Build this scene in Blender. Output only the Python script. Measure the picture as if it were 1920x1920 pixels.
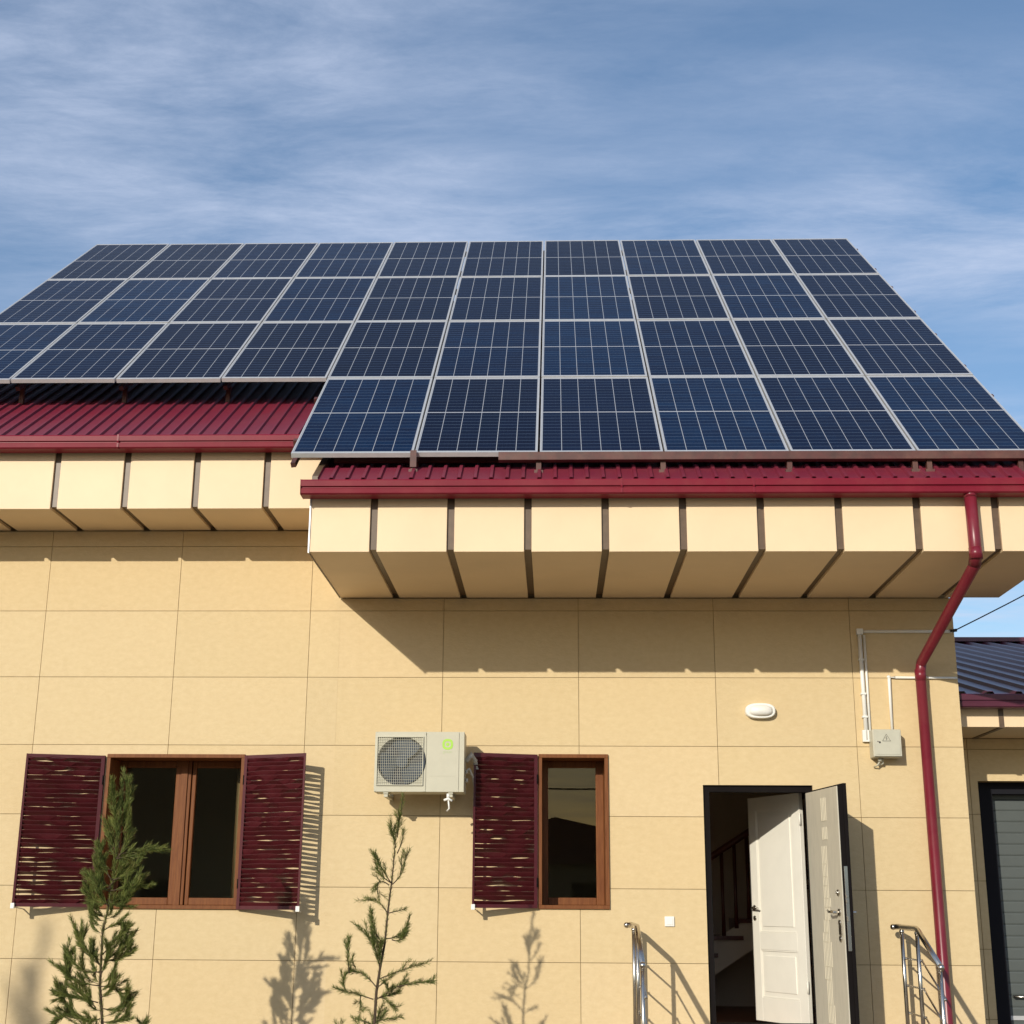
import bpy, bmesh, math, random
from mathutils import Vector, Matrix
R = math.radians
random.seed(7)
for o in list(bpy.data.objects): bpy.data.objects.remove(o)
scn = bpy.context.scene
col = scn.collection

# ------------------------------------------------------------------ camera
cd = bpy.data.cameras.new('camera'); cam = bpy.data.objects.new('camera', cd); col.objects.link(cam)
cd.sensor_width = 36; cd.sensor_fit = 'HORIZONTAL'; cd.lens = 2616.33/1920*36
cd.clip_start = 0.1; cd.clip_end = 3000
cam.matrix_world = (Matrix.Translation((4.5814, -12.2405, 1.6)) @ Matrix.Rotation(0.03085, 4, 'Z')
                    @ Matrix.Rotation(math.pi/2 + 0.27536, 4, 'X') @ Matrix.Rotation(0.00628, 4, 'Z'))
scn.camera = cam

# ------------------------------------------------------------------ sun, sky, exposure
SUN_TRAVEL = Vector((0.462, 1.0, -0.398)).normalized()
to_sun = -SUN_TRAVEL
sd = bpy.data.lights.new('sun', 'SUN'); sun = bpy.data.objects.new('sun', sd); col.objects.link(sun)
sd.energy = 3.9; sd.angle = R(0.55); sd.color = (1.0, 0.93, 0.80)
sun.rotation_mode = 'QUATERNION'; sun.rotation_quaternion = SUN_TRAVEL.to_track_quat('-Z', 'Y')
sun.location = (-6, -16, 12)

w = bpy.data.worlds.new('World'); scn.world = w; w.use_nodes = True
nt = w.node_tree; nt.nodes.clear()
N = lambda t, **k: _n(nt, t, **k)
def _n(tree, t, **k):
    n = tree.nodes.new(t)
    for a, b in k.items(): setattr(n, a, b)
    return n
def L(tree, a, b): tree.links.new(a, b)
sky = N('ShaderNodeTexSky', sky_type='NISHITA', sun_disc=False)
sky.sun_elevation = math.asin(to_sun.z); sky.sun_rotation = math.atan2(to_sun.x, to_sun.y) % (2*math.pi)
sky.air_density = 1.0; sky.dust_density = 0.9; sky.ozone_density = 1.0; sky.altitude = 400
tc = N('ShaderNodeTexCoord'); sp = N('ShaderNodeSeparateXYZ'); L(nt, tc.outputs['Generated'], sp.inputs[0])
zc = N('ShaderNodeMath', operation='MAXIMUM'); L(nt, sp.outputs['Z'], zc.inputs[0]); zc.inputs[1].default_value = 0.06
dx = N('ShaderNodeMath', operation='DIVIDE'); L(nt, sp.outputs['X'], dx.inputs[0]); L(nt, zc.outputs[0], dx.inputs[1])
dy = N('ShaderNodeMath', operation='DIVIDE'); L(nt, sp.outputs['Y'], dy.inputs[0]); L(nt, zc.outputs[0], dy.inputs[1])
cb = N('ShaderNodeCombineXYZ'); L(nt, dx.outputs[0], cb.inputs[0]); L(nt, dy.outputs[0], cb.inputs[1])
def noise(scale, detail, rough, rot, sc, off, dist=0.0):
    m = N('ShaderNodeMapping'); m.inputs['Rotation'].default_value = (0, 0, rot)
    m.inputs['Scale'].default_value = sc; m.inputs['Location'].default_value = off
    L(nt, cb.outputs[0], m.inputs[0])
    n = N('ShaderNodeTexNoise'); n.inputs['Scale'].default_value = scale; n.inputs['Detail'].default_value = detail
    n.inputs['Roughness'].default_value = rough; n.inputs['Distortion'].default_value = dist
    L(nt, m.outputs[0], n.inputs['Vector']); return n
na = noise(1.0, 3, 0.5, R(-32), (0.75, 1.5, 1), (8.1, 1.1, 0), 0.2)       # where the cirrus lies
nb = noise(2.6, 12, 0.66, R(-28), (0.75, 1.7, 1), (0.3, 7.7, 0), 0.25)        # its wisps
ra = N('ShaderNodeMapRange'); ra.inputs['From Min'].default_value = 0.26; ra.inputs['From Max'].default_value = 0.60
L(nt, na.outputs['Fac'], ra.inputs['Value']); ra.interpolation_type = 'SMOOTHSTEP'
rb = N('ShaderNodeMapRange'); rb.inputs['From Min'].default_value = 0.30; rb.inputs['From Max'].default_value = 0.74
L(nt, nb.outputs['Fac'], rb.inputs['Value'])
nc = noise(11.0, 12, 0.72, R(-40), (0.6, 1.5, 1), (2.3, 1.7, 0), 1.4)       # fine fibres
rc = N('ShaderNodeMapRange'); rc.inputs['From Min'].default_value = 0.34; rc.inputs['From Max'].default_value = 0.66; rc.inputs['To Min'].default_value = 0.84; rc.inputs['To Max'].default_value = 1.12
L(nt, nc.outputs['Fac'], rc.inputs['Value'])
m0 = N('ShaderNodeMath', operation='MULTIPLY'); L(nt, rb.outputs[0], m0.inputs[0]); L(nt, rc.outputs[0], m0.inputs[1])
mu = N('ShaderNodeMath', operation='MULTIPLY'); L(nt, ra.outputs[0], mu.inputs[0]); L(nt, m0.outputs[0], mu.inputs[1])
m2 = N('ShaderNodeMath', operation='MULTIPLY_ADD'); L(nt, mu.outputs[0], m2.inputs[0]); m2.inputs[1].default_value = 0.66; m2.inputs[2].default_value = 0.12
mx = N('ShaderNodeMix', data_type='RGBA'); L(nt, m2.outputs[0], mx.inputs['Factor'])
hs = N('ShaderNodeHueSaturation'); hs.inputs['Saturation'].default_value = 1.27; hs.inputs['Value'].default_value = 1.0
L(nt, sky.outputs[0], hs.inputs['Color']); L(nt, hs.outputs[0], mx.inputs['A'])
mx.inputs['B'].default_value = (4.6, 5.2, 6.6, 1)
bg = N('ShaderNodeBackground'); bg.inputs['Strength'].default_value = 0.138; L(nt, mx.outputs['Result'], bg.inputs['Color'])
wo = N('ShaderNodeOutputWorld'); L(nt, bg.outputs[0], wo.inputs['Surface'])

scn.render.engine = 'CYCLES'
scn.view_settings.view_transform = 'Standard'; scn.view_settings.look = 'None'
scn.view_settings.exposure = 0.0; scn.view_settings.gamma = 1.0
scn.cycles.max_bounces = 8; scn.cycles.diffuse_bounces = 4; scn.cycles.transparent_max_bounces = 12

# ------------------------------------------------------------------ helpers
def tag(o, label=None, cat=None, group=None, kind=None):
    if label: o['label'] = label
    if cat: o['category'] = cat
    if group: o['group'] = group
    if kind: o['kind'] = kind
    return o
def empty(name, loc=(0, 0, 0), label=None, cat=None, group=None, rz=0):
    o = bpy.data.objects.new(name, None); col.objects.link(o); o.location = loc; o.rotation_euler = (0, 0, rz)
    o.empty_display_size = 0.1
    return tag(o, label, cat, group)
class MB:
    def __init__(s): s.v = []; s.f = []; s.mi = []; s.sm = []
    def add(s, vs, fs, mi=0, sm=False):
        b = len(s.v); s.v += [tuple(v) for v in vs]
        for f in fs: s.f.append([b+i for i in f]); s.mi.append(mi); s.sm.append(sm)
        return s
    def box(s, a, b, mi=0, m=None):
        x0, y0, z0 = a; x1, y1, z1 = b
        vs = [Vector(p) for p in ((x0,y0,z0),(x1,y0,z0),(x1,y1,z0),(x0,y1,z0),(x0,y0,z1),(x1,y0,z1),(x1,y1,z1),(x0,y1,z1))]
        if m: vs = [m @ v for v in vs]
        return s.add(vs, [(0,3,2,1),(4,5,6,7),(0,1,5,4),(1,2,6,5),(2,3,7,6),(3,0,4,7)], mi)
    def prof(s, pts, x0, x1, mi=0):            # closed (y,z) outline swept along X
        n = len(pts); vs = [(x0,y,z) for y,z in pts] + [(x1,y,z) for y,z in pts]
        ar = sum(pts[i][0]*pts[(i+1)%n][1]-pts[(i+1)%n][0]*pts[i][1] for i in range(n))
        fs = [(i, i+n, (i+1)%n+n, (i+1)%n) for i in range(n)] + [tuple(range(n)), tuple(range(2*n-1, n-1, -1))]
        if ar > 0: fs = [f[::-1] for f in fs]
        return s.add(vs, fs, mi)
    def tube(s, pts, r, seg=10, mi=0, cap=True, sm=True):
        pts = [Vector(p) for p in pts]; n = len(pts)
        rs = r if isinstance(r, (list, tuple)) else [r]*n
        vs = []; up = None
        for i, p in enumerate(pts):
            t = (pts[min(i+1, n-1)] - pts[max(i-1, 0)]).normalized()
            if up is None: up = t.orthogonal().normalized()
            up = (up - t*up.dot(t)).normalized(); bi = t.cross(up)
            k = 1.0
            if 0 < i < n-1:
                c = (pts[i]-pts[i-1]).normalized().dot((pts[i+1]-pts[i]).normalized()); k = 1/max(0.6, math.sqrt((1+c)/2))
            for j in range(seg):
                a = 2*math.pi*j/seg; vs.append(p + (up*math.cos(a)+bi*math.sin(a))*rs[i]*k)
        fs = [(i*seg+j, i*seg+(j+1)%seg, (i+1)*seg+(j+1)%seg, (i+1)*seg+j) for i in range(n-1) for j in range(seg)]
        s.add(vs, fs, mi, sm)
        if cap:
            b = len(s.v)-n*seg
            s.f.append([b+j for j in range(seg)][::-1]); s.mi.append(mi); s.sm.append(False)
            s.f.append([b+(n-1)*seg+j for j in range(seg)]); s.mi.append(mi); s.sm.append(False)
        return s
    def ball(s, c, r, mi=0, sc=(1,1,1), a=12, b=8):
        vs = []; fs = []
        for i in range(b+1):
            th = math.pi*i/b
            for j in range(a):
                ph = 2*math.pi*j/a
                vs.append((c[0]+r*sc[0]*math.sin(th)*math.cos(ph), c[1]+r*sc[1]*math.sin(th)*math.sin(ph), c[2]+r*sc[2]*math.cos(th)))
        for i in range(b):
            for j in range(a): fs.append((i*a+j, (i+1)*a+j, (i+1)*a+(j+1)%a, i*a+(j+1)%a))
        return s.add(vs, fs, mi, True)
    def build(s, name, m, parent=None, bev=0):
        me = bpy.data.meshes.new(name); me.from_pydata(s.v, [], s.f)
        ms = m if isinstance(m, (list, tuple)) else [m]
        for x in ms: me.materials.append(x)
        for p, i, q in zip(me.polygons, s.mi, s.sm): p.material_index = i; p.use_smooth = q
        me.update()
        o = bpy.data.objects.new(name, me); col.objects.link(o)
        if parent: o.parent = parent; o.matrix_parent_inverse = Matrix.Translation(-parent.location) if parent.rotation_euler.z == 0 and parent.rotation_euler.x == 0 else Matrix()
        if bev:
            b = o.modifiers.new('bevel', 'BEVEL'); b.width = bev; b.segments = 2; b.limit_method = 'ANGLE'; b.harden_normals = False
        return o

def mat(name, colr, rough=0.6, metal=0.0, spec=0.5, var=0.0, vscale=6.0, vcol=None, bump=0.0, bscale=40.0, coat=0.0, stretch=(1,1,1), dust=0.0, dustcol=(0.35,0.28,0.2)):
    m = bpy.data.materials.new(name); m.use_nodes = True; t = m.node_tree; p = t.nodes['Principled BSDF']
    p.inputs['Base Color'].default_value = (*colr, 1); p.inputs['Roughness'].default_value = rough
    p.inputs['Metallic'].default_value = metal; p.inputs['Specular IOR Level'].default_value = spec
    p.inputs['Coat Weight'].default_value = coat
    tcn = t.nodes.new('ShaderNodeNewGeometry')
    mp = t.nodes.new('ShaderNodeMapping'); mp.inputs['Scale'].default_value = stretch; t.links.new(tcn.outputs['Position'], mp.inputs[0])
    last = None
    if var > 0:
        n = t.nodes.new('ShaderNodeTexNoise'); n.inputs['Scale'].default_value = vscale; n.inputs['Detail'].default_value = 6; n.inputs['Roughness'].default_value = 0.6
        t.links.new(mp.outputs[0], n.inputs['Vector'])
        r = t.nodes.new('ShaderNodeMapRange'); r.inputs['From Min'].default_value = 0.32; r.inputs['From Max'].default_value = 0.68
        t.links.new(n.outputs['Fac'], r.inputs['Value'])
        x = t.nodes.new('ShaderNodeMix'); x.data_type = 'RGBA'; t.links.new(r.outputs[0], x.inputs['Factor'])
        x.inputs['A'].default_value = (*colr, 1)
        vc = vcol or tuple(c*(1-var) for c in colr); x.inputs['B'].default_value = (*vc, 1)
        t.links.new(x.outputs['Result'], p.inputs['Base Color']); last = x.outputs['Result']
    if dust > 0:
        n = t.nodes.new('ShaderNodeTexNoise'); n.inputs['Scale'].default_value = 3.1; n.inputs['Detail'].default_value = 8; n.inputs['Roughness'].default_value = 0.7
        t.links.new(tcn.outputs['Position'], n.inputs['Vector'])
        r = t.nodes.new('ShaderNodeMapRange'); r.inputs['From Min'].default_value = 0.45; r.inputs['From Max'].default_value = 0.8; r.inputs['To Max'].default_value = dust
        t.links.new(n.outputs['Fac'], r.inputs['Value'])
        x = t.nodes.new('ShaderNodeMix'); x.data_type = 'RGBA'; t.links.new(r.outputs[0], x.inputs['Factor'])
        if last: t.links.new(last, x.inputs['A'])
        else: x.inputs['A'].default_value = (*colr, 1)
        x.inputs['B'].default_value = (*dustcol, 1); t.links.new(x.outputs['Result'], p.inputs['Base Color'])
    if bump > 0:
        n = t.nodes.new('ShaderNodeTexNoise'); n.inputs['Scale'].default_value = bscale; n.inputs['Detail'].default_value = 4
        t.links.new(mp.outputs[0], n.inputs['Vector'])
        b = t.nodes.new('ShaderNodeBump'); b.inputs['Strength'].default_value = bump; b.inputs['Distance'].default_value = 0.01
        t.links.new(n.outputs['Fac'], b.inputs['Height']); t.links.new(b.outputs[0], p.inputs['Normal'])
    return m

M = {}
TV = [(1.0,1.0,1.0),(0.975,0.975,0.965),(1.015,1.01,1.02),(0.99,0.975,0.95),(0.96,0.965,0.97)]
for i_, k_ in enumerate(TV):
    q_ = mat('facade_tile', (0.645*k_[0], 0.507*k_[1], 0.298*k_[2]), 0.75, spec=0.2, var=0.13, vscale=19, vcol=(0.60*k_[0], 0.465*k_[1], 0.265*k_[2]), bump=0.22, bscale=45, stretch=(0.8,1,1.3), dust=0.16, dustcol=(0.54,0.40,0.23))
    M['tile' if i_ == 0 else 'tile%d' % i_] = q_
M['core'] = mat('wall_core', (0.44, 0.32, 0.17), 0.9, spec=0.1, var=0.3)
M['fascia'] = mat('fascia_panel', (0.80, 0.615, 0.40), 0.5, spec=0.25, var=0.07, vscale=1.6, bump=0.10, bscale=1.6, dust=0.14, dustcol=(0.60,0.44,0.26))
M['strip'] = mat('joint_strip', (0.13, 0.085, 0.052), 0.42, spec=0.4, var=0.25, vscale=20)
M['roof'] = mat('maroon_roof', (0.185, 0.016, 0.034), 0.42, spec=0.4, var=0.22, vscale=2.5, vcol=(0.155,0.020,0.040), bump=0.05, bscale=8, dust=0.12, dustcol=(0.30,0.12,0.10))
M['gutter'] = mat('maroon_gutter', (0.20, 0.010, 0.026), 0.40, spec=0.22, var=0.15, vscale=4, bump=0.04, bscale=5, dust=0.16, dustcol=(0.32,0.12,0.10))
M['pipe'] = mat('maroon_pipe', (0.175, 0.012, 0.026), 0.33, spec=0.4, var=0.15, vscale=4, bump=0.05, bscale=6, dust=0.14, dustcol=(0.30,0.14,0.11))
M['shutter'] = mat('maroon_shutter', (0.080, 0.010, 0.014), 0.4, spec=0.4, var=0.2, vscale=14)
M['brownwood'] = mat('brown_frame', (0.205, 0.078, 0.026), 0.5, spec=0.15, var=0.4, vscale=5, vcol=(0.135,0.045,0.016), stretch=(14,14,1.2))
M['purlin'] = mat('brown_primer_steel', (0.095, 0.022, 0.018), 0.55, var=0.45, vscale=12, vcol=(0.055,0.018,0.014), dust=0.45, dustcol=(0.22,0.12,0.08))
M['alu'] = mat('aluminium', (0.58, 0.58, 0.58), 0.38, metal=0.35, spec=0.5, var=0.1, vscale=15)
M['white'] = mat('white_plastic', (0.80, 0.79, 0.74), 0.45, var=0.05, vscale=10)
M['doorwhite'] = mat('white_door_paint', (0.82, 0.79, 0.70), 0.5, var=0.05, vscale=5)
M['doorbeige'] = mat('beige_door_skin', (0.56, 0.52, 0.42), 0.5, var=0.12, vscale=9, stretch=(3,3,.6))
M['doorline'] = mat('door_groove_line', (0.64, 0.59, 0.46), 0.5)
M['darksteel'] = mat('dark_steel', (0.010, 0.008, 0.008), 0.8, spec=0.08, var=0.2)
M['chrome'] = mat('chrome', (0.56, 0.53, 0.48), 0.24, metal=1.0, var=0.12, vscale=12)
M['acbody'] = mat('ac_casing', (0.50, 0.475, 0.365), 0.5, var=0.06, vscale=8)
M['acdark'] = mat('ac_fan_dark', (0.015, 0.022, 0.035), 0.4)
M['acblade'] = mat('ac_fan_blade', (0.025, 0.045, 0.07), 0.6)
M['green'] = mat('logo_green', (0.34, 0.60, 0.06), 0.5)
M['hedge'] = mat('opposite_wall', (0.42, 0.38, 0.30), 0.9, var=0.2)
M['palegreen'] = mat('logo_pale', (0.46, 0.52, 0.30), 0.5)
M['boxgrey'] = mat('meter_box_grey', (0.50, 0.485, 0.39), 0.45, var=0.08, vscale=12)
M['ink'] = mat('black_ink', (0.04, 0.035, 0.03), 0.6)
M['black'] = mat('black_cable', (0.012, 0.012, 0.014), 0.5)
M['tape'] = mat('pipe_tape', (0.62, 0.58, 0.50), 0.6, var=0.4, vscale=30)
M['ground'] = mat('yard_paving', (0.26, 0.215, 0.15), 0.85, spec=0.2, var=0.25, vscale=1.3, bump=0.2, bscale=30)
M['step'] = mat('step_stone', (0.40, 0.33, 0.25), 0.6, var=0.2, vscale=5)
M['plaster'] = mat('interior_plaster', (0.60, 0.52, 0.42), 0.8, var=0.05)
M['stairwhite'] = mat('stair_side', (0.66, 0.58, 0.46), 0.7)
M['laminate'] = mat('floor_laminate', (0.30, 0.12, 0.06), 0.4, var=0.4, vscale=4, stretch=(1,8,1))
M['mahogany'] = mat('mahogany', (0.13, 0.028, 0.014), 0.3, var=0.4, vscale=6, stretch=(6,6,1))
M['roomdark'] = mat('room_wall', (0.62, 0.58, 0.48), 0.9)
M['curtain'] = mat('curtain_cloth', (0.40, 0.32, 0.22), 0.9, var=0.25, vscale=5, stretch=(14,14,1.0))
M['blind'] = mat('roller_blind', (0.48, 0.37, 0.21), 0.9, var=0.05)
M['garageroof'] = mat('garage_roof_maroon', (0.10, 0.022, 0.045), 0.35, spec=0.5, var=0.2, vscale=3)
M['rollgrey'] = mat('garage_shutter_grey', (0.080, 0.092, 0.088), 0.5, var=0.08)
M['navy'] = mat('garage_frame_dark', (0.010, 0.010, 0.014), 0.7, spec=0.15)
M['bark'] = mat('sapling_bark', (0.085, 0.055, 0.032), 0.9, var=0.4, vscale=25)
def leafmat(name, a, b):
    m = mat(name, a, 0.55, spec=0.25, var=0.5, vscale=7, vcol=b); t = m.node_tree; p = t.nodes['Principled BSDF']; o = t.nodes['Material Output']
    tl = t.nodes.new('ShaderNodeBsdfTranslucent'); x = t.nodes.new('ShaderNodeMixShader'); x.inputs[0].default_value = 0.38
    t.links.new(p.inputs['Base Color'].links[0].from_socket, tl.inputs[0])
    t.links.new(p.outputs[0], x.inputs[1]); t.links.new(tl.outputs[0], x.inputs[2]); t.links.new(x.outputs[0], o.inputs[0]); return m
M['needle'] = leafmat('needles', (0.155, 0.185, 0.045), (0.09, 0.125, 0.034))
M['needle2'] = leafmat('needles_fresh', (0.27, 0.29, 0.08), (0.18, 0.215, 0.06))
M['needle3'] = leafmat('needles_dry', (0.17, 0.10, 0.05), (0.10, 0.07, 0.03))

def glass(name, tint, gtint=(1,1,1)):
    m = bpy.data.materials.new(name); m.use_nodes = True; t = m.node_tree; t.nodes.clear()
    tr = t.nodes.new('ShaderNodeBsdfTransparent'); tr.inputs[0].default_value = (*tint, 1)
    gl = t.nodes.new('ShaderNodeBsdfGlossy'); gl.inputs['Roughness'].default_value = 0.004; gl.inputs['Color'].default_value = (*gtint, 1)
    fr = t.nodes.new('ShaderNodeFresnel'); fr.inputs['IOR'].default_value = 1.5
    x = t.nodes.new('ShaderNodeMixShader'); o = t.nodes.new('ShaderNodeOutputMaterial')
    t.links.new(fr.outputs[0], x.inputs[0]); t.links.new(tr.outputs[0], x.inputs[1]); t.links.new(gl.outputs[0], x.inputs[2]); t.links.new(x.outputs[0], o.inputs[0])
    return m
M['glass'] = glass('window_glass', (0.80, 0.80, 0.74), (1.0, 0.78, 0.50))

def cellmat():
    """polycrystalline half-cut module: 6 x 24 cells, white grid, busbars; per-module tint"""
    m = bpy.data.materials.new('solar_cells'); m.use_nodes = True; t = m.node_tree; p = t.nodes['Principled BSDF']
    def n(k, **a):
        x = t.nodes.new(k)
        for q, v in a.items(): setattr(x, q, v)
        return x
    def math_(op, a, b=None, c=None):
        x = n('ShaderNodeMath', operation=op)
        for i, v in enumerate((a, b, c)):
            if v is None: continue
            if isinstance(v, (int, float)): x.inputs[i].default_value = v
            else: t.links.new(v, x.inputs[i])
        return x.outputs[0]
    tcn = n('ShaderNodeTexCoord'); s = n('ShaderNodeSeparateXYZ'); t.links.new(tcn.outputs['Object'], s.inputs[0])
    X, Y = s.outputs['X'], s.outputs['Y']
    W, H = 0.948, 1.900
    def grid(c, pitch, half):            # 1 on the line between cells
        u = math_('DIVIDE', c, pitch); u = math_('ADD', u, 1000.0); fr = math_('FRACT', u)
        d = math_('ABSOLUTE', math_('SUBTRACT', fr, 0.5)); d = math_('SUBTRACT', 0.5, d)
        return math_('LESS_THAN', math_('MULTIPLY', d, pitch), half)
    colL = grid(X, W/6, 0.0025)
    rowL = grid(Y, H/24, 0.0022)
    mid = math_('LESS_THAN', math_('ABSOLUTE', Y), 0.010)
    ins = math_('MAXIMUM', math_('GREATER_THAN', math_('ABSOLUTE', X), W/2), math_('GREATER_THAN', math_('ABSOLUTE', Y), H/2))
    bus = grid(math_('ADD', X, W/60), W/30, 0.0007)
    oi = n('ShaderNodeObjectInfo')
    nz = n('ShaderNodeTexNoise'); nz.inputs['Scale'].default_value = 2.2; nz.inputs['Detail'].default_value = 3
    mp = n('ShaderNodeMapping'); t.links.new(tcn.outputs['Object'], mp.inputs[0]); 
    cbn = n('ShaderNodeCombineXYZ'); t.links.new(math_('MULTIPLY', oi.outputs['Random'], 37.0), cbn.inputs[2]); t.links.new(cbn.outputs[0], mp.inputs['Location'])
    t.links.new(mp.outputs[0], nz.inputs['Vector'])
    # cell to cell shade, constant inside a half cell
    cx = math_('FLOOR', math_('DIVIDE', X, W/6)); cy = math_('FLOOR', math_('DIVIDE', Y, H/24))
    cv = n('ShaderNodeCombineXYZ'); t.links.new(cx, cv.inputs[0]); t.links.new(cy, cv.inputs[1]); t.links.new(math_('MULTIPLY', oi.outputs['Random'], 91.0), cv.inputs[2])
    wn = n('ShaderNodeTexWhiteNoise', noise_dimensions='3D'); t.links.new(cv.outputs[0], wn.inputs['Vector'])
    # grain of the silicon
    vo = n('ShaderNodeTexVoronoi'); vo.inputs['Scale'].default_value = 55; t.links.new(tcn.outputs['Object'], vo.inputs['Vector'])
    sv = n('ShaderNodeSeparateColor'); t.links.new(vo.outputs['Color'], sv.inputs[0])
    f = math_('ADD', math_('MULTIPLY', oi.outputs['Random'], 0.55), 0.12)
    f = math_('ADD', f, math_('MULTIPLY', wn.outputs['Value'], 0.16)); f = math_('ADD', f, math_('MULTIPLY', nz.outputs['Fac'], 0.25))
    f = math_('ADD', f, math_('MULTIPLY', sv.outputs[0], 0.14)); f = math_('SUBTRACT', f, 0.15)
    cr = n('ShaderNodeValToRGB'); e = cr.color_ramp.elements; e[0].position = 0.0; e[0].color = (0.0030, 0.0058, 0.018, 1); e[1].position = 1.0; e[1].color = (0.0045, 0.022, 0.066, 1)
    e2 = cr.color_ramp.elements.new(0.55); e2.color = (0.0036, 0.0095, 0.032, 1)
    t.links.new(f, cr.inputs[0])
    def mixc(fac, a, b, k=1.0):
        x = n('ShaderNodeMix', data_type='RGBA')
        t.links.new(math_('MULTIPLY', fac, k), x.inputs['Factor'])
        if isinstance(a, tuple): x.inputs['A'].default_value = a
        else: t.links.new(a, x.inputs['A'])
        x.inputs['B'].default_value = b; return x.outputs['Result']
    c = mixc(bus, cr.outputs[0], (0.12, 0.16, 0.24, 1), 0.05)
    c = mixc(rowL, c, (0.22, 0.32, 0.46, 1), 0.34)
    c = mixc(math_('MAXIMUM', math_('MAXIMUM', colL, mid), ins), c, (0.38, 0.40, 0.44, 1), 0.85)
    # thin dust
    du = n('ShaderNodeTexNoise'); du.inputs['Scale'].default_value = 1.4; du.inputs['Detail'].default_value = 7; g = n('ShaderNodeNewGeometry'); t.links.new(g.outputs['Position'], du.inputs['Vector'])
    dr = n('ShaderNodeMapRange'); dr.inputs['From Min'].default_value = 0.4; dr.inputs['From Max'].default_value = 0.75; dr.inputs['To Max'].default_value = 0.005; t.links.new(du.outputs['Fac'], dr.inputs['Value'])
    c = mixc(dr.outputs[0], c, (0.34, 0.34, 0.34, 1))
    t.links.new(c, p.inputs['Base Color'])
    p.inputs['Roughness'].default_value = 0.14; p.inputs['Specular IOR Level'].default_value = 0.025
    b = n('ShaderNodeBump'); b.inputs['Strength'].default_value = 0.02; b.inputs['Distance'].default_value = 0.02; nb_ = n('ShaderNodeTexNoise'); nb_.inputs['Scale'].default_value = 2.0
    t.links.new(tcn.outputs['Object'], nb_.inputs['Vector']); t.links.new(nb_.outputs['Fac'], b.inputs['Height']); t.links.new(b.outputs[0], p.inputs['Normal'])
    return m
M['cells'] = cellmat()
# ------------------------------------------------------------------ ground
g = MB().add([(-300,-300,0),(300,-300,0),(300,300,0),(-300,300,0)], [(0,1,2,3)]).build('ground', M['ground']); tag(g, kind='structure')

# ------------------------------------------------------------------ the house
TJ = 0.5983; Z0 = 4.1409                       # cladding joints: every 1.2 m and 0.5983 m
XL, XC, XR = -1.75, 2.67, 8.11                 # left end, eave break, right corner
holes = [(0.676,1.89,1.560,2.862), (4.447,5.05,1.580,2.872), (5.862,6.80,0.60,2.615)]
def subtract(rects, h):
    out = []
    for (x0,x1,z0,z1) in rects:
        a,b,c,d = h
        if a >= x1 or b <= x0 or c >= z1 or d <= z0: out.append((x0,x1,z0,z1)); continue
        if x0 < a: out.append((x0,a,z0,z1))
        if b < x1: out.append((b,x1,z0,z1))
        m0, m1 = max(x0,a), min(x1,b)
        if z0 < c: out.append((m0,m1,z0,c))
        if d < z1: out.append((m0,m1,d,z1))
    return out
house = empty('house', (3.2, 4.0, 0), 'cream panelled house with maroon eaves gutters and shutters under the solar array', 'house')
mb = MB()
core = [(XL,XC,0,4.89),(XC,XR,0,4.26)]
for h in holes: core = [q for r in [core] for q in subtract(r, h)]
for (a,b,c,d) in core: mb.box((a,0.012,c),(b,0.30,d),1)
rnd = random.Random(3)
for reg in [(XL,XC,0,4.885),(XC,XR,0,4.255)]:
    k0 = math.floor(reg[0]/1.2); 
    for k in range(k0, 8):
        for j in range(-2, 8):
            x0 = max(1.2*k, reg[0]); x1 = min(1.2*k+1.2, reg[1]); z1 = min(Z0+TJ*(1-j), reg[3]); z0 = max(Z0-TJ*j, 0.0)
            if x1-x0 < 0.01 or z1-z0 < 0.01: continue
            gp = 0.0022
            gx0 = gp if x0 > reg[0]+1e-4 or reg[0] == XL else 0; gx1 = gp if x1 < reg[1]-1e-4 else 0
            rs = [(x0+gx0, x1-gx1, z0+gp, z1-gp)]
            for h in holes: rs = subtract(rs, h)
            dy = rnd.uniform(-0.0012, 0.0012)
            tv = rnd.choice((0,0,2,3,4,5))
            for (a,b,c,d) in rs: mb.box((a, dy, c), (b, 0.0125, d), tv)
mb.build('wall', [M['tile'], M['core'], M['tile1'], M['tile2'], M['tile3'], M['tile4']], house)
# side walls, rear wall and attic, closed behind the facade
def roofz(y): return 4.85 + (y+1.78)*0.6745
mb = MB()
def gable(x0, x1):
    pts = [(0.30,0),(9.0,0),(9.0,roofz(1.0)-0.1),(5.0,roofz(5.0)-0.1),(0.30,roofz(0.3)-0.1)]
    mb.prof(pts, x0, x1)
gable(XL, XL+0.3); gable(XR-0.3, XR)
mb.box((XL+0.3,8.7,0),(XR-0.3,9.0,6.5)); mb.box((XL+.3,0.30,3.35),(XR-.3,8.7,3.5))
mb.box((XL+.3, 0.08, 4.90),(XC, 0.3, roofz(0.1)-0.12))
mb.box((XC, 0.08, 4.27),(XR, 0.3, roofz(0.1)-0.12))
mb.build('side_wall', M['tile'], house)
# rooms behind the openings
mb = MB()
mb.box((XL+.3,0.30,0.5),(XR-.3,5.0,0.60),2)
mb.box((XL+.3,3.6,0.60),(5.10,3.7,3.35)); mb.box((3.0,0.30,.60),(3.1,3.6,3.35)); mb.box((5.10,0.30,.60),(5.2,5.0,3.35),1)
mb.box((5.2,3.4,.60),(7.8,3.5,3.35),1); mb.box((7.6,0.30,.60),(7.7,3.4,3.35),1)
mb.build('interior_room', [M['roomdark'], M['plaster'], M['laminate']], house)

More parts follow.
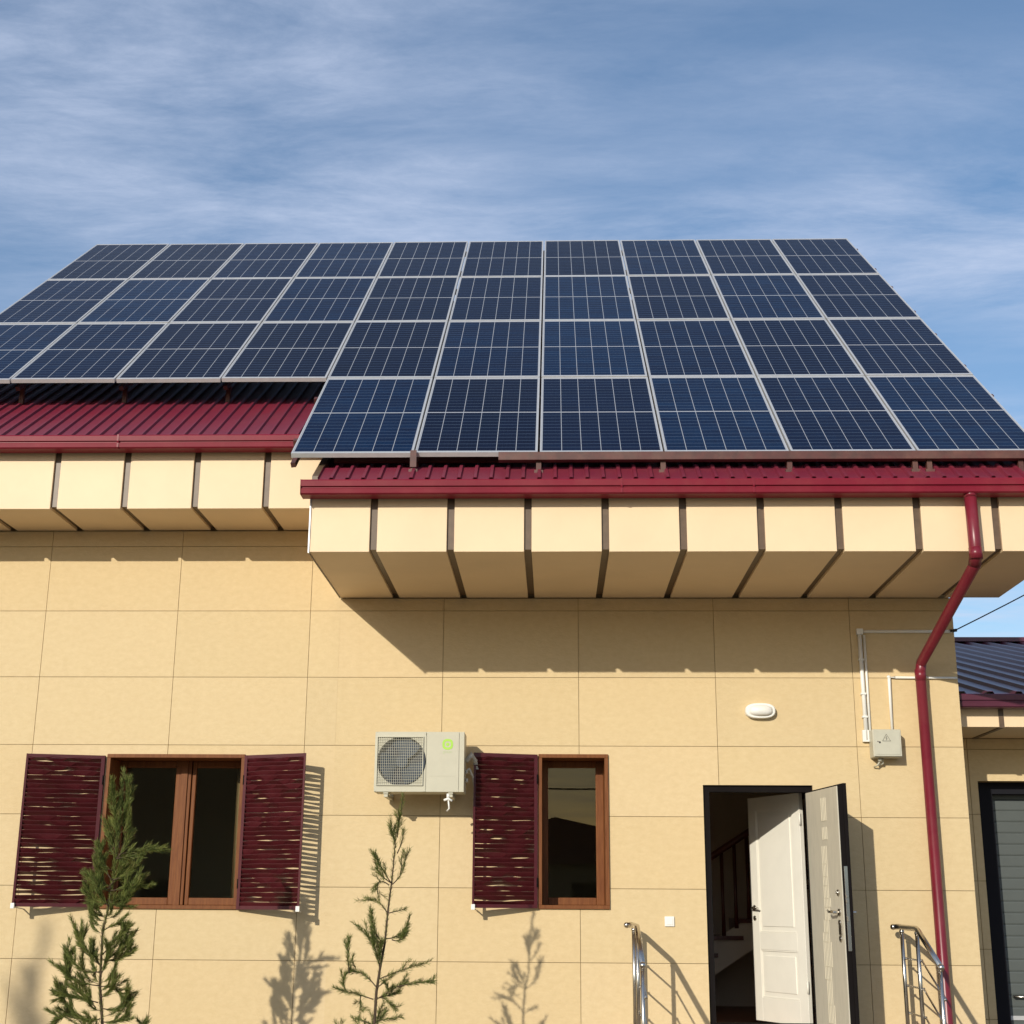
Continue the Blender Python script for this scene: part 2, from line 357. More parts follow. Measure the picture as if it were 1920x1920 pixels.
# boxed eaves clad in cream panels with brown joint strips
def eave(x0, x1, yf, zb, zt, strips, xback=None):
    hw, rc_ = 0.029, 0.024; m = MB(); er_ = random.Random(int(x1*10)); cur = x0
    for x in list(strips)+[None]:
        e1 = x-hw if x is not None else x1
        t1, t2 = er_.uniform(-.0015,.0015), er_.uniform(-.0015,.0015)          # sheets never sit quite flush
        vs = [(cur,yf+t1,zb),(e1,yf-t1,zb+t2),(e1,-0.004,zb+t2),(cur,-0.004,zb),(cur,yf+t2,zt),(e1,yf-t2,zt),(e1,-0.004,zt),(cur,-0.004,zt)]
        m.add(vs, [(0,3,2,1),(4,5,6,7),(0,1,5,4),(1,2,6,5),(2,3,7,6),(3,0,4,7)])
        cur = x+hw if x is not None else x1
    e = m.build('eave_box', M['fascia'], house, bev=0.004)
    for x in strips:
        MB().box((x-hw+.0005, yf+rc_, zb+rc_), (x+hw-.0005, -0.006, zt-0.002)).build('joint_strip', M['strip'], e)
    return e
er = eave(XC, 8.53, -1.69, 4.26, 4.745, [3.168+0.6065*i for i in range(9)])
MB().box((XC-0.012, -1.70, 4.252), (XC-0.0005, -1.672, 4.745)).build('corner_trim', M['alu'], er)
MB().box((XC-0.010, -1.671, 4.252), (XC-0.0005, -0.02, 4.262)).build('edge_trim', M['strip'], er)
eave(XL-0.35, XC-0.012, -0.73, 4.89, 5.46, [0.247+0.6157*i for i in range(-3, 4)])

# ribbed maroon metal roof
def ribbed(mb, x0, x1, y0, y1, zf, pitch=0.125, h=0.020, th=0.004):
    xs = []; k = math.floor(x0/pitch)-1
    while k*pitch < x1+pitch:
        b = k*pitch; xs += [(b,0),(b+pitch*.60,0),(b+pitch*.68,h),(b+pitch*.86,h),(b+pitch*.94,0)]; k += 1
    xs = [(max(min(x,x1),x0),hh) for x,hh in xs if x0-pitch*.3 <= x <= x1+pitch*.3]
    n = len(xs); s0, s1 = zf(y0), zf(y1); ln = math.hypot(y1-y0, s1-s0); ny, nz = -(s1-s0)/ln, abs(y1-y0)/ln
    vs = []
    for yy, zz in ((y0,s0),(y1,s1)):
        for off in (0, -th):
            vs += [(x, yy+ny*(hh+off), zz+nz*(hh+off)) for x,hh in xs]
    fs = []
    for i in range(n-1):
        fs += [(i, i+1, 2*n+i+1, 2*n+i), (n+i+1, n+i, 3*n+i, 3*n+i+1), (i+1, i, n+i, n+i+1), (2*n+i, 2*n+i+1, 3*n+i+1, 3*n+i)]
    fs += [(0, 2*n, 3*n, n), (n-1, 2*n-1, 4*n-1, 3*n-1)]
    mb.add(vs, fs)
mb = MB()
ribbed(mb, XL-0.4, 8.47, -0.86, 5.0, roofz)
ribbed(mb, 2.74, 8.50, -1.72, -0.87, lambda y: roofz(y)-0.055)
ribbed(mb, 2.74, 8.50, -1.86, -1.585, lambda y: roofz(y)+0.002)
ribbed(mb, XL-0.4, 8.47, 9.9, 5.02, lambda y: roofz(5.0)-(y-5.0)*0.6745)
roof = mb.build('roof', M['roof'], house)
mb = MB()                                   # verge flashings and the timber edge under the right eave's open end
def verge(x0, x1, ya, yb, dz=0.03, mi=0):
    za, zb = roofz(ya), roofz(yb)
    mb.add([(x0,ya,za-0.12),(x1,ya,za-0.12),(x1,ya,za+dz),(x0,ya,za+dz),(x0,yb,zb-0.12),(x1,yb,zb-0.12),(x1,yb,zb+dz),(x0,yb,zb+dz)],
           [(0,1,2,3),(7,6,5,4),(0,4,5,1),(3,2,6,7),(0,3,7,4),(1,5,6,2)], mi)
verge(8.47, 8.50, -0.86, 5.0, 0.0); mb.build('verge_flashing', M['gutter'], roof)
mb = MB(); verge(XL-0.45, XL-0.40, -0.86, 5.0); mb.build('verge_flashing', M['gutter'], roof)
mb = MB(); verge(2.68, 2.735, -1.78, -0.87, 0.005)
mb.build('verge_board', M['strip'], roof)
MB().box((XC+0.02, -1.60, 4.746), (8.5, -1.56, roofz(-1.58)-0.07)).build('rafter_board', M['strip'], house)
MB().box((XL-.3, -0.66, 5.461), (XC-0.02, -0.62, roofz(-.64)-0.03)).build('rafter_board', M['strip'], house)

def gutter(x0, x1, yf, zt, name='gutter', parent=house, mt='gutter', joints=()):
    k = 0.86
    # folded half-box gutter: rolled lip, groove, belly
    o = [(yf+0.145,zt-0.135),(yf+0.02,zt-0.137),(yf+0.006,zt-0.125),(yf+0.001,zt-0.085),(yf+0.012,zt-0.076),(yf+0.012,zt-0.070),(yf-0.004,zt-0.062),
         (yf-0.008,zt-0.012),(yf-0.002,zt),(yf+0.012,zt),(yf+0.012,zt-0.008),(yf+0.002,zt-0.012),(yf+0.004,zt-0.058),(yf+0.018,zt-0.066),(yf+0.018,zt-0.080),
         (yf+0.008,zt-0.088),(yf+0.012,zt-0.122),(yf+0.022,zt-0.130),(yf+0.145,zt-0.128)]
    o = [(y_, zt+(z_-zt)*k) for y_, z_ in o]
    m = MB().prof(o, x0, x1)
    for xe, s in ((x0, -1), (x1, 1)):
        m.prof([(yf+0.145,zt-0.119),(yf,zt-0.119),(yf-0.009,zt-0.05),(yf-0.009,zt+0.002),(yf+0.145,zt+0.002)], min(xe, xe+s*0.003), max(xe, xe+s*0.003))
    gm = m.build(name, M[mt], parent)
    for x in joints:
        MB().prof([(yf-0.0105,zt+0.002),(yf-0.0105,zt-0.055),(yf-0.003,zt-0.072),(yf-0.002,zt-0.110),(yf+0.015,zt-0.1215),(yf+0.05,zt-0.1215),(yf+0.05,zt-0.119),(yf+0.012,zt-0.119),(yf,zt-0.111),(yf-0.001,zt-0.07),(yf-0.0090,zt-0.052),(yf-0.0090,zt+0.002)], x-0.008, x+0.008).build('gutter_joint', M[mt], gm)
    return gm
gutter(2.61, 8.75, -1.865, 4.800, joints=(5.11, 6.13))
gutter(XL-0.45, 2.655, -0.905, 5.505, joints=(0.82,))

# downpipe: drop in front of the fascia, slanting run under the soffit, long run down the wall
p = [(7.80,-1.80,4.70),(7.805,-1.80,4.215),(7.80,-1.76,4.13),(7.765,-0.155,3.655),(7.762,-0.105,3.57),(7.775,-0.105,0.30),(7.775,-0.20,0.16)]
m = MB().tube(p[:3], 0.047, 20).tube(p[1:5], 0.0415, 20).tube(p[3:], 0.044, 20)
m.tube([(7.80,-1.80,4.70),(7.80,-1.80,4.66)], 0.050, 20).tube([(7.804,-1.80,4.26),(7.805,-1.80,4.17)], 0.051, 20)
m.tube([(7.7615,-0.105,3.60),(7.7625,-0.105,3.50)], 0.048, 20)
dp = m.build('downpipe', M['pipe'], house)
for z in (0.5,):
    MB().tube([(7.774,-0.105,z-0.015),(7.774,-0.105,z+0.015)], 0.051, 20).box((7.76,-0.06,z-0.012),(7.79,-0.0005,z+0.012)).build('pipe_bracket', M['gutter'], dp)

# ------------------------------------------------------------------ windows
def window(x0, x1, z0, z1, sashes, panes):
    lw = 0.032
    m = MB(); yf, yb = -0.022, 0.34
    m.box((x0,yf,z1-lw),(x1,yb,z1)).box((x0,yf,z0),(x1,yb,z0+lw)).box((x0,yf,z0+lw),(x0+lw,yb,z1-lw)).box((x1-lw,yf,z0+lw),(x1,yb,z1-lw))
    if x1-x0 > 1: m.box((1.262,0.262,z0+lw),(1.322,0.2745,z1-lw))
    wn = m.build('window', M['brownwood'], house, bev=0.003)
    for (a,b,y,sl,sr) in sashes:
        zz0, zz1 = z0+lw, z1-lw; y0 = y; y1 = y+0.045
        s = MB().box((a,y0,zz0),(a+sl,y1,zz1)).box((b-sr,y0,zz0),(b,y1,zz1)).box((a+sl,y0+.002,zz0),(b-sr,y1,zz0+0.062)).box((a+sl,y0+.002,zz1-0.058),(b-sr,y1,zz1))
        s.build('sash', M['brownwood'], wn, bev=0.006)
        q = MB().box((a+sl-0.004,y0+0.020,zz0+0.058),(b-sr+0.004,y0+0.026,zz1-0.054))
        q.build('pane', M['glass'], wn)
    return wn
window(0.676, 1.89, 1.560, 2.862, [(0.708,1.352,0.275,0.058,0.138),(1.360,1.858,0.285,0.034,0.040)], None)
window(4.447, 5.05, 1.580, 2.872, [(4.479,5.018,0.275,0.050,0.070)], None)

# louvred shutters, opened against the wall; warped slats let light through in streaks
def shutter(hx, hz0, hz1, width, ang, side, seed):
    """hx hinge x; side -1 opens to the left, +1 to the right; ang outward tilt"""
    rs = random.Random(seed)
    ca, sa = math.cos(ang), math.sin(ang)
    def P(u, v, z): return (hx + side*(u*ca - v*sa*0) , -0.045 - u*sa + v, z)
    m = MB(); t = 0.028; fw = 0.030
    def bx(u0,u1,z0,z1,v0=0,v1=t):
        vs = [P(u0,v0,z0),P(u1,v0,z0),P(u1,v1,z0),P(u0,v1,z0),P(u0,v0,z1),P(u1,v0,z1),P(u1,v1,z1),P(u0,v1,z1)]
        fs = [(0,3,2,1),(4,5,6,7),(0,1,5,4),(1,2,6,5),(2,3,7,6),(3,0,4,7)]
        if side < 0: fs = [f[::-1] for f in fs]
        m.add(vs, fs)
    bx(0,fw,hz0,hz1); bx(width-fw*.6,width,hz0,hz1); bx(fw,width-fw*.6,hz1-0.035,hz1,0.003,t-.003); bx(fw,width-fw*.6,hz0,hz0+0.030,0.003,t-.003)
    n = 31; z = hz0+0.045; dz = (hz1-hz0-0.085)/n
    NS = 9
    for i in range(n+1):
        zc = hz0+0.032+(i+0.3)*dz
        if zc > hz1-0.04: break
        a0 = 0.80 + rs.uniform(-0.10, 0.10); ph = rs.uniform(0, 6.28); am = rs.uniform(0.04, 0.24); fr = rs.choice((1.0, 1.5, 2.0, 2.6)); off = rs.uniform(-0.003, 0.003)
        ph2 = rs.uniform(0, 6.28)
        rows = []
        for k in range(NS+1):
            u = fw + (width-fw*1.6)*k/NS
            th = a0 + am*math.sin(ph + fr*2*math.pi*k/NS) + 0.10*math.sin(ph2 + 9.4*k/NS)
            hw = 0.0245; dv = hw*math.cos(th); dzz = hw*math.sin(th); zz = zc + off + 0.0018*math.sin(ph2+fr*6.28*k/NS)
            vm = t*0.5
            rows.append([P(u, vm-dv, zz+dzz), P(u, vm+dv, zz-dzz), P(u, vm+dv, zz-dzz-0.0022), P(u, vm-dv, zz+dzz-0.0022)])
        vs = [p for r in rows for p in r]; fs = []
        for k in range(NS):
            for e in range(4): fs.append((k*4+e, k*4+(e+1)%4, (k+1)*4+(e+1)%4, (k+1)*4+e))
        m.add(vs, fs, sm=False)
    sh = m.build('shutter', M['shutter'], house)
    # white stay clip at the free lower corner
    c = P(width-0.01, 0.0, hz0+0.01)
    MB().box((c[0]-0.016, c[1]-0.016, c[2]-0.025), (c[0]+0.016, c[1]+0.004, c[2]+0.02)).tube([(c[0],c[1],c[2]-0.01),(c[0]-side*0.02,-0.002,c[2]-0.03)],0.006,8).build('stay_clip', M['white'], sh, bev=0.003)
    for zh in (hz1-0.25, hz0+0.17): MB().tube([(hx+side*0.004,-0.04,zh),(hx+side*0.004,-0.04,zh+0.08)],0.009,8).build('hinge', M['darksteel'], sh)
    return sh
shutter(0.665, 1.572, 2.845, 0.655, 0.25, -1, 11)
shutter(1.890, 1.560, 2.850, 0.615, 0.37, 1, 23)
shutter(4.440, 1.585, 2.865, 0.565, 0.28, -1, 31)

# ------------------------------------------------------------------ doorway
dx0, dx1, dz0, dz1 = 5.862, 6.80, 0.60, 2.615
m = MB().box((dx0,0.03,dz0+0.08),(dx0+0.055,0.12,dz1-.055)).box((dx1-0.055,0.03,dz0+0.08),(dx1,0.12,dz1-.055)).box((dx0,0.03,dz1-0.055),(dx1,0.12,dz1)).box((dx0,0.0,dz0),(dx1,0.12,dz0+0.08))
m.box((dx0,0.12,dz0+.08),(dx0+0.02,0.30,dz1-.0)).box((dx1-0.02,0.12,dz0+.08),(dx1,0.30,dz1)).box((dx0+.02,0.12,dz1-0.02),(dx1-.02,0.30,dz1))
fr = m.build('door_frame', M['darksteel'], house)
# outer steel leaf swung out past square
def leaf(hx, hy, ang, width, th, z0, z1):
    """matrix: local x along the leaf from the hinge, local y its thickness, z up"""
    return Matrix.Translation((hx, hy, 0)) @ Matrix.Rotation(ang, 4, 'Z')
ang = math.atan2(-0.79, 0.115)
ml = leaf(6.735, -0.015, ang, 0, 0, 0, 0)      # local +x out towards the yard, local -y faces the doorway (left)
W_ = 0.80; z0, z1 = 0.66, 2.555
ol = MB().box((0,-0.004,z0),(W_,0.004,z1),0,ml @ Matrix.Translation((0,-0.001,0))).build('tmp', M['doorbeige']); bpy.data.objects.remove(ol)
m = MB().box((0.0,0.004,z0),(W_,0.066,z1),0,ml).box((-0.002,0.040,z0-0.01),(W_+0.014,0.070,z1+0.012),0,ml)
outer = m.build('steel_door', M['darksteel'], house, bev=0.003)
MB().box((0.012,-0.006,z0+0.01),(W_-0.006,0.0035,z1-0.01),0,ml).build('door_skin', M['doorbeige'], outer, bev=0.002)
m = MB(); rr = random.Random(5)
def ln(u0,u1,a,b): m.box((u0,-0.0095,a),(u1,-0.0062,b),0,ml)
us = [0.26+0.036*i for i in range(10)]; zz = z0+0.06; a, b = 2, 7
while zz < z1-0.14:
    hgt = rr.choice((0.07,0.10,0.14,0.19)); a = min(max(a+rr.choice((-1,0,0,1)),0),4); b = min(max(b+rr.choice((-1,0,0,1)),a+3),9)
    for i in range(a, b+1): ln(us[i]-0.0016, us[i]+0.0016, zz, min(zz+hgt, z1-0.08))
    ln(us[a], us[b], zz-0.0016, zz+0.0016)
    zz += hgt
    if zz > z1-0.6 and rr.random() < .6: zz += 0.05
m.build('door_pattern', M['doorline'], outer)
m = MB()
m.box((W_-0.135+0.03,-0.016,1.40),(W_-0.075+0.03,-0.0065,1.47),0,ml)   # escutcheons on the skin
def lt(pts, r, seg=10): m.tube([ml @ Vector(q) for q in pts], r, seg)
for z in (1.49, 1.72, 1.37): lt([(W_-0.08,-0.006,z),(W_-0.08,-0.018,z)], 0.024, 16)
lt([(W_-0.08,-0.018,1.57),(W_-0.08,-0.06,1.57),(W_-0.10,-0.066,1.575),(W_-0.16,-0.068,1.57),(W_-0.205,-0.066,1.585)], [0.010,0.010,0.011,0.009,0.007])
lt([(W_-0.08,-0.006,1.57),(W_-0.08,-0.016,1.57)], 0.028, 16)
lt([(W_-0.08,-0.018,1.72),(W_-0.08,-0.030,1.72)], 0.012)
m.box((W_+0.0145,0.012,1.28),(W_+0.018,0.040,1.92),0,ml)
for z in (1.64,1.68): m.box((W_+0.018,0.014,z),(W_+0.034,0.034,z+0.025),0,ml)
m.box((W_+0.018,0.018,1.50),(W_+0.030,0.036,1.54),0,ml)
lt([(W_-0.08,0.072,1.57),(W_-0.08,0.115,1.57),(W_-0.18,0.118,1.57)], 0.010)
m.build('door_lock', M['chrome'], outer, bev=0.001)
# white panelled inner leaf
ang2 = math.atan2(0.70, -0.35)
mi_ = leaf(6.752, 0.352, ang2, 0, 0, 0, 0)     # +x into the hall, +y faces left and out
m = MB(); W2 = 0.79; y0, y1 = -0.02, 0.02; zb, zt = 0.635, 2.578
st = 0.115; rl = 0.12; mid = 1.26
m.box((0,y0,zb),(st,y1,zt),0,mi_).box((W2-st,y0,zb),(W2,y1,zt),0,mi_)
m.box((st,y0,zb),(W2-st,y1,zb+0.20),0,mi_).box((st,y0,zt-rl),(W2-st,y1,zt),0,mi_).box((st,y0,mid-0.02),(W2-st,y1,mid+0.13),0,mi_)
for (a,b) in ((zb+0.20,mid-0.02),(mid+0.13,zt-rl)):
    m.box((st,-0.008,a),(W2-st,0.008,b),0,mi_)
    m.box((st+0.05,-0.015,a+0.05),(W2-st-0.05,0.015,b-0.05),0,mi_)
    for q in ((st,a,st+0.012,b),(W2-st-0.012,a,W2-st,b)): m.box((q[0],0.008,q[1]),(q[2],0.016,q[3]),0,mi_)
    for q in ((a,a+0.012),(b-0.012,b)): m.box((st+.012,0.008,q[0]),(W2-st-.012,0.016,q[1]),0,mi_)
inner = m.build('inner_door', M['doorwhite'], house, bev=0.003)
m = MB()
def lt2(pts, r, seg=10): m.tube([mi_ @ Vector(q) for q in pts], r, seg)
for s in (1,-1):
    lt2([(W2-0.055,s*0.02,1.60),(W2-0.055,s*0.028,1.60)],0.024,16); lt2([(W2-0.055,s*0.028,1.60),(W2-0.055,s*0.062,1.60),(W2-0.075,s*0.068,1.60),(W2-0.165,s*0.066,1.595)],0.009)
    lt2([(W2-0.055,s*0.02,1.51),(W2-0.055,s*0.030,1.51)],0.021,16)
m.build('door_handle', M['chrome'], inner)
for z in (0.95,2.35):
    m = MB(); lt2([(-0.006,0.022,z-0.05),(-0.006,0.022,z+0.05)],0.009); m.build('door_hinge', M['doorwhite'], inner)

# stair seen through the doorway
sc = MB(); zs = lambda x: 0.941+(x-6.172)*0.64
sc.add([(5.9,2.5,zs(5.9)),(7.4,2.5,zs(7.4)),(7.4,2.5,zs(7.4)+0.30),(5.9,2.5,zs(5.9)+0.34),(5.9,2.56,zs(5.9)),(7.4,2.56,zs(7.4)),(7.4,2.56,zs(7.4)+0.30),(5.9,2.56,zs(5.9)+0.34)],
       [(0,1,2,3),(7,6,5,4),(0,4,5,1),(3,2,6,7),(0,3,7,4),(1,5,6,2)])
stair = sc.build('staircase', M['stairwhite'], house)
m = MB()
for i in range(6):
    x = 5.92+0.26*i; m.box((x,2.46,zs(x)+0.34),(x+0.30,3.3,zs(x)+0.38)); m.box((x,2.57,zs(x)+0.20),(x+0.02,3.3,zs(x)+0.34))
m.build('tread', M['mahogany'], stair)
for i in range(9):
    x = 6.03+0.13*i; MB().tube([(x,2.50,zs(x)+0.30),(x,2.50,zs(x)+0.6),(x,2.50,zs(x)+1.14)],[0.022,0.016,0.02],10).build('baluster', M['mahogany'], stair)
MB().tube([(5.86,2.50,zs(5.86)+1.15),(7.3,2.50,zs(7.3)+1.15)],0.034,12).build('handrail', M['mahogany'], stair)
MB().box((6.06,2.40,1.16),(6.15,2.49,1.42)).tube([(6.105,2.445,1.42),(6.105,2.445,1.50)],[0.04,0.02],12).build('newel_post', M['mahogany'], stair, bev=0.006)

# ------------------------------------------------------------------ curtain, blind (hang behind the glass)
def cloth(name, x0, x1, y, z0a, z0b, z1, amp, wl, mt, label, cat):
    n = 60; vs = []; fs = []
    for i in range(n+1):
        u = i/n; x = x0+(x1-x0)*u; yy = y+amp*math.sin(2*math.pi*(x-x0)/wl)+amp*0.4*math.sin(17*x)
        vs += [(x,yy,z0a+(z0b-z0a)*u),(x,yy,z1),(x,yy+0.003,z0a+(z0b-z0a)*u),(x,yy+0.003,z1)]
    for i in range(n):
        a = 4*i; b = a+4
        fs += [(a,b,b+1,a+1),(a+3,b+3,b+2,a+2),(a+2,b+2,b,a),(a+1,b+1,b+3,a+3)]
    o = MB().add(vs, fs, 0, True).build(name, M[mt]); return tag(o, label, cat)
cloth('curtain', 1.735, 2.05, 0.42, 1.50, 1.50, 2.95, 0.018, 0.07, 'curtain', 'tan curtain gathered at the right edge inside the wide double window', 'curtain')
# ------------------------------------------------------------------ solar array
TILT = 0.6764; RX, RY, RZ, PW, PL = -1.5237, 4.5826, 10.0924, 0.9982, 2.0
def slope_pt(x, s, up=0.0): return Vector((x, RY - s*math.cos(TILT) - up*math.sin(TILT), RZ - s*math.sin(TILT) + up*math.cos(TILT)))
rack = empty('mounting_rack', (3.4, 1.4, 6.9), 'brown painted steel rack carrying the solar panels above the maroon roof', 'mounting rack')
def railbar(x0, x1, s, up, hw, hh, name, mt):
    m = MB(); pts = []
    for x in (x0, x1):
        for a, b in ((s-hw, up-hh), (s+hw, up-hh), (s+hw, up+hh), (s-hw, up+hh)): pts.append(slope_pt(x, a, b))
    m.add(pts, [(0,3,2,1),(4,5,6,7),(0,1,5,4),(1,2,6,5),(2,3,7,6),(3,0,4,7)]); return m.build(name, M[mt], rack)
for r in range(4):
    for f in (0.45, 1.55):
        railbar(RX-0.05 if r < 3 else RX+4*PW-0.05, RX+10*PW+0.05, r*PL+f, -0.075, 0.025, 0.03, 'rail', 'purlin')
for c in range(11):                                       # sloping bearers and their posts, standing on the roof
    x = RX + c*PW; xx = min(max(x, RX+0.12), RX+10*PW-0.12); s1 = 7.95 if c >= 4 else 5.9
    a = slope_pt(xx, 0.05, -0.14); b = slope_pt(xx, s1-0.05, -0.14)
    MB().tube([a, b], 0.028, 4, sm=False).build('bearer', M['purlin'], rack)
    for s in ([0.3, 2.0, 4.0, 5.7] + ([7.6] if c >= 4 else [])):
        t = slope_pt(xx, s, -0.15); MB().box((xx-0.02, t.y-0.02, roofz(t.y)), (xx+0.02, t.y+0.02, t.z)).build('post', M['purlin'], rack)
MB().box((4.147,-1.735,4.998),(9.0,-1.690,5.066)).box((4.147,-1.690,4.998),(9.0,-1.66,5.004)).build('front_channel', M['purlin'], rack, bev=0.003)
for x in (3.465, 4.465, 5.449, 6.444, 7.426, 7.538, 8.25):
    y = -1.70 if x > 4 else -1.668
    q = MB().box((x-0.020,y+0.003,roofz(y)-0.03),(x-0.014,y+0.045,4.9975)).box((x-0.014,y+0.003,roofz(y)-0.03),(x+0.020,y+0.009,4.9975)).box((x-0.035,y-0.01,roofz(y)-0.01),(x+0.035,y+0.05,roofz(y)+0.018))
    if x < 4: q.box((x-0.025,y-0.012,4.96),(x+0.025,y+0.002,5.10))
    q.build('post', M['purlin'], rack)
MB().box((2.80,-1.50,roofz(-1.5)+0.022),(8.55,-1.46,roofz(-1.5)+0.075)).build('base_purlin', M['purlin'], rack)

ORD = ['first','second','third','fourth','fifth','sixth','seventh','eighth','ninth','tenth']
ROWN = ['top row','second row from the top','third row from the top','lowest row']
def make_panel():
    root = empty('solar_panel', (0,0,0))
    w, h, t, lip, ls = 0.982, 1.984, 0.038, 0.010, 0.024
    m = MB()
    m.box((-w/2,-h/2,-t),(w/2,-h/2+ls,0)).box((-w/2,h/2-ls,-t),(w/2,h/2,0)).box((-w/2,-h/2+ls,-t),(-w/2+lip,h/2-ls,0)).box((w/2-lip,-h/2+ls,-t),(w/2,h/2-ls,0))
    m.build('frame', M['alu'], root)
    MB().box((-w/2+lip-.001,-h/2+ls-.001,-0.010),(w/2-lip+.001,h/2-ls+.001,-0.002)).build('cell_sheet', M['cells'], root)
    j = MB().box((-0.06,h/2-0.35,-0.034),(0.06,h/2-0.22,-0.0105)); j.build('junction_box', M['black'], root)
    return root
rp = random.Random(19)
proto = make_panel(); first = True
for r in range(4):
    for c in range(10):
        if r == 3 and c < 4: continue
        if first: o = proto; first = False
        else:
            o = proto.copy(); col.objects.link(o)
            for ch in proto.children:
                k = ch.copy(); col.objects.link(k); k.parent = o
        if r < 3:
            where = ROWN[r] + ', ' + ('leftmost' if c == 0 else 'rightmost' if c == 9 else ORD[c] + ' from the left' if c < 5 else ORD[9-c] + ' from the right')
        else:
            cc = c-4; where = ROWN[3] + ', ' + ('leftmost beside the open maroon roof' if cc == 0 else 'rightmost' if cc == 5 else ORD[cc] + ' from the left')
        o.location = slope_pt(RX+(c+0.5)*PW+rp.uniform(-.001,.001), (r+0.5)*PL+rp.uniform(-.002,.002), rp.uniform(-.002,.002))
        o.rotation_euler = (TILT+R(rp.uniform(-0.12,0.12)), R(rp.uniform(-0.12,0.12)), 0)
        tag(o, 'dark blue solar panel in the ' + where, 'solar panel', 'solar panels mounted over the roof')

# ------------------------------------------------------------------ air conditioner on the wall
ac = empty('air_conditioner', (3.455, -0.30, 2.49), 'cream outdoor air conditioner unit with round fan on the wall beside the narrow window', 'air conditioner')
ax0, ax1, ay0, ay1, az0, az1 = 3.078, 3.830, -0.455, -0.175, 2.512, 3.010
fx, fz, fr_ = 3.305, 2.765, 0.205
# casing with a round fan opening
m = MB(); m.box((ax0,ay0+0.004,az0),(ax0+0.02,ay1,az1)).box((ax1-0.015,ay0+0.004,az0),(ax1,ay1,az1)).box((ax0+.02,ay0+0.004,az1-0.015),(ax1-.015,ay1,az1)).box((ax0+.02,ay0+0.004,az0),(ax1-.015,ay1,az0+0.02)).box((ax0+.02,ay1-0.01,az0+.02),(ax1-.015,ay1,az1-.015),0)
m.build('casing', M['acbody'], ac, bev=0.006)
sx0, sx1, sz0, sz1 = ax0+0.001, ax0+0.432, az0+0.001, az1-0.001
ns = 64; vs = []; fs = []
for k in range(ns):
    a = 2*math.pi*k/ns; c_, s_ = math.cos(a), math.sin(a)
    t = min(((sx1-fx) if c_ > 0 else (fx-sx0))/max(abs(c_),1e-6), ((sz1-fz) if s_ > 0 else (fz-sz0))/max(abs(s_),1e-6))
    vs += [(fx+fr_*c_, ay0, fz+fr_*s_), (fx+t*c_, ay0, fz+t*s_), (fx+fr_*c_, ay0+0.06, fz+fr_*s_)]
for k in range(ns):
    a = 3*k; b = 3*((k+1) % ns); fs += [(a,a+1,b+1,b),(b,b+2,a+2,a)]
m = MB().add(vs, fs); m.box((sx1+0.003,ay0,sz0),(ax1-0.045,ay0+0.004,sz1)).box((ax1-0.042,ay0,sz0),(ax1-0.001,ay0+0.004,sz1))
m.box((sx1+0.03,ay0-0.002,az0+0.13),(ax1-0.075,ay0,az0+0.134))
m.build('front_panel', M['acbody'], ac)
MB().tube([(fx,ay0+0.061,fz),(fx,ay0+0.07,fz)], fr_+0.005, 40, sm=False).build('fan_backing', M['acdark'], ac)
m = MB()
for k in range(3):
    a0 = 2*math.pi*k/3+0.4; vs = []; fs = []
    for i in range(9):
        for j in range(5):
            a = a0+1.5*i/8+0.25*j/4; r_ = 0.05+0.142*j/4
            vs.append((fx+r_*math.cos(a), ay0+0.025+0.030*i/8, fz+r_*math.sin(a)))
    for i in range(8):
        for j in range(4): fs.append((i*5+j,i*5+j+1,(i+1)*5+j+1,(i+1)*5+j))
    m.add(vs, fs, 0, True)
m.tube([(fx,ay0+0.018,fz),(fx,ay0+0.06,fz)],0.052,24).build('fan', M['acblade'], ac)
m = MB(); gx0, gx1, gz0, gz1 = ax0+0.022, ax0+0.405, az0+0.055, az1-0.045
for i in range(25):
    x = gx0+(gx1-gx0)*i/24; m.box((x-0.0011,ay0-0.012,gz0),(x+0.0011,ay0-0.009,gz1))
for i in range(19):
    z = gz0+(gz1-gz0)*i/18; m.box((gx0,ay0-0.0085,z-0.001),(gx1,ay0-0.006,z+0.001))
for q in ((gx0-.004,gz0-.004,gx1+.004,gz0+.002),(gx0-.004,gz1-.002,gx1+.004,gz1+.004),(gx0-.004,gz0+.002,gx0+.002,gz1-.002),(gx1-.002,gz0+.002,gx1+.004,gz1-.002)): m.box((q[0],ay0-0.014,q[1]),(q[2],ay0-0.001,q[3]))
m.build('fan_grille', M['acbody'], ac)
lx, lz = 3.690, 2.905
m = MB(); vs = []; fs = []; n = 40
for k in range(n):
    a = 2*math.pi*k/n; sq = 1/max(abs(math.cos(a))**4+abs(math.sin(a))**4, .01)**0.25
    for rr_ in (0.045, 0.026): vs.append((lx+rr_*math.cos(a)*(0.55+0.45*sq), ay0-0.0015, lz+rr_*math.sin(a)*(0.55+0.45*sq)))
for k in range(n): a = 2*k; b = 2*((k+1) % n); fs.append((a,b,b+1,a+1))
m.add(vs, fs)
vs = [(lx,ay0-0.0015,lz)]+[(lx+0.015*math.cos(2*math.pi*k/20),ay0-0.0015,lz+0.015*math.sin(2*math.pi*k/20)) for k in range(20)]
m.add(vs, [(0,1+k,1+(k+1)%20) for k in range(20)])
m.build('logo', M['green'], ac)
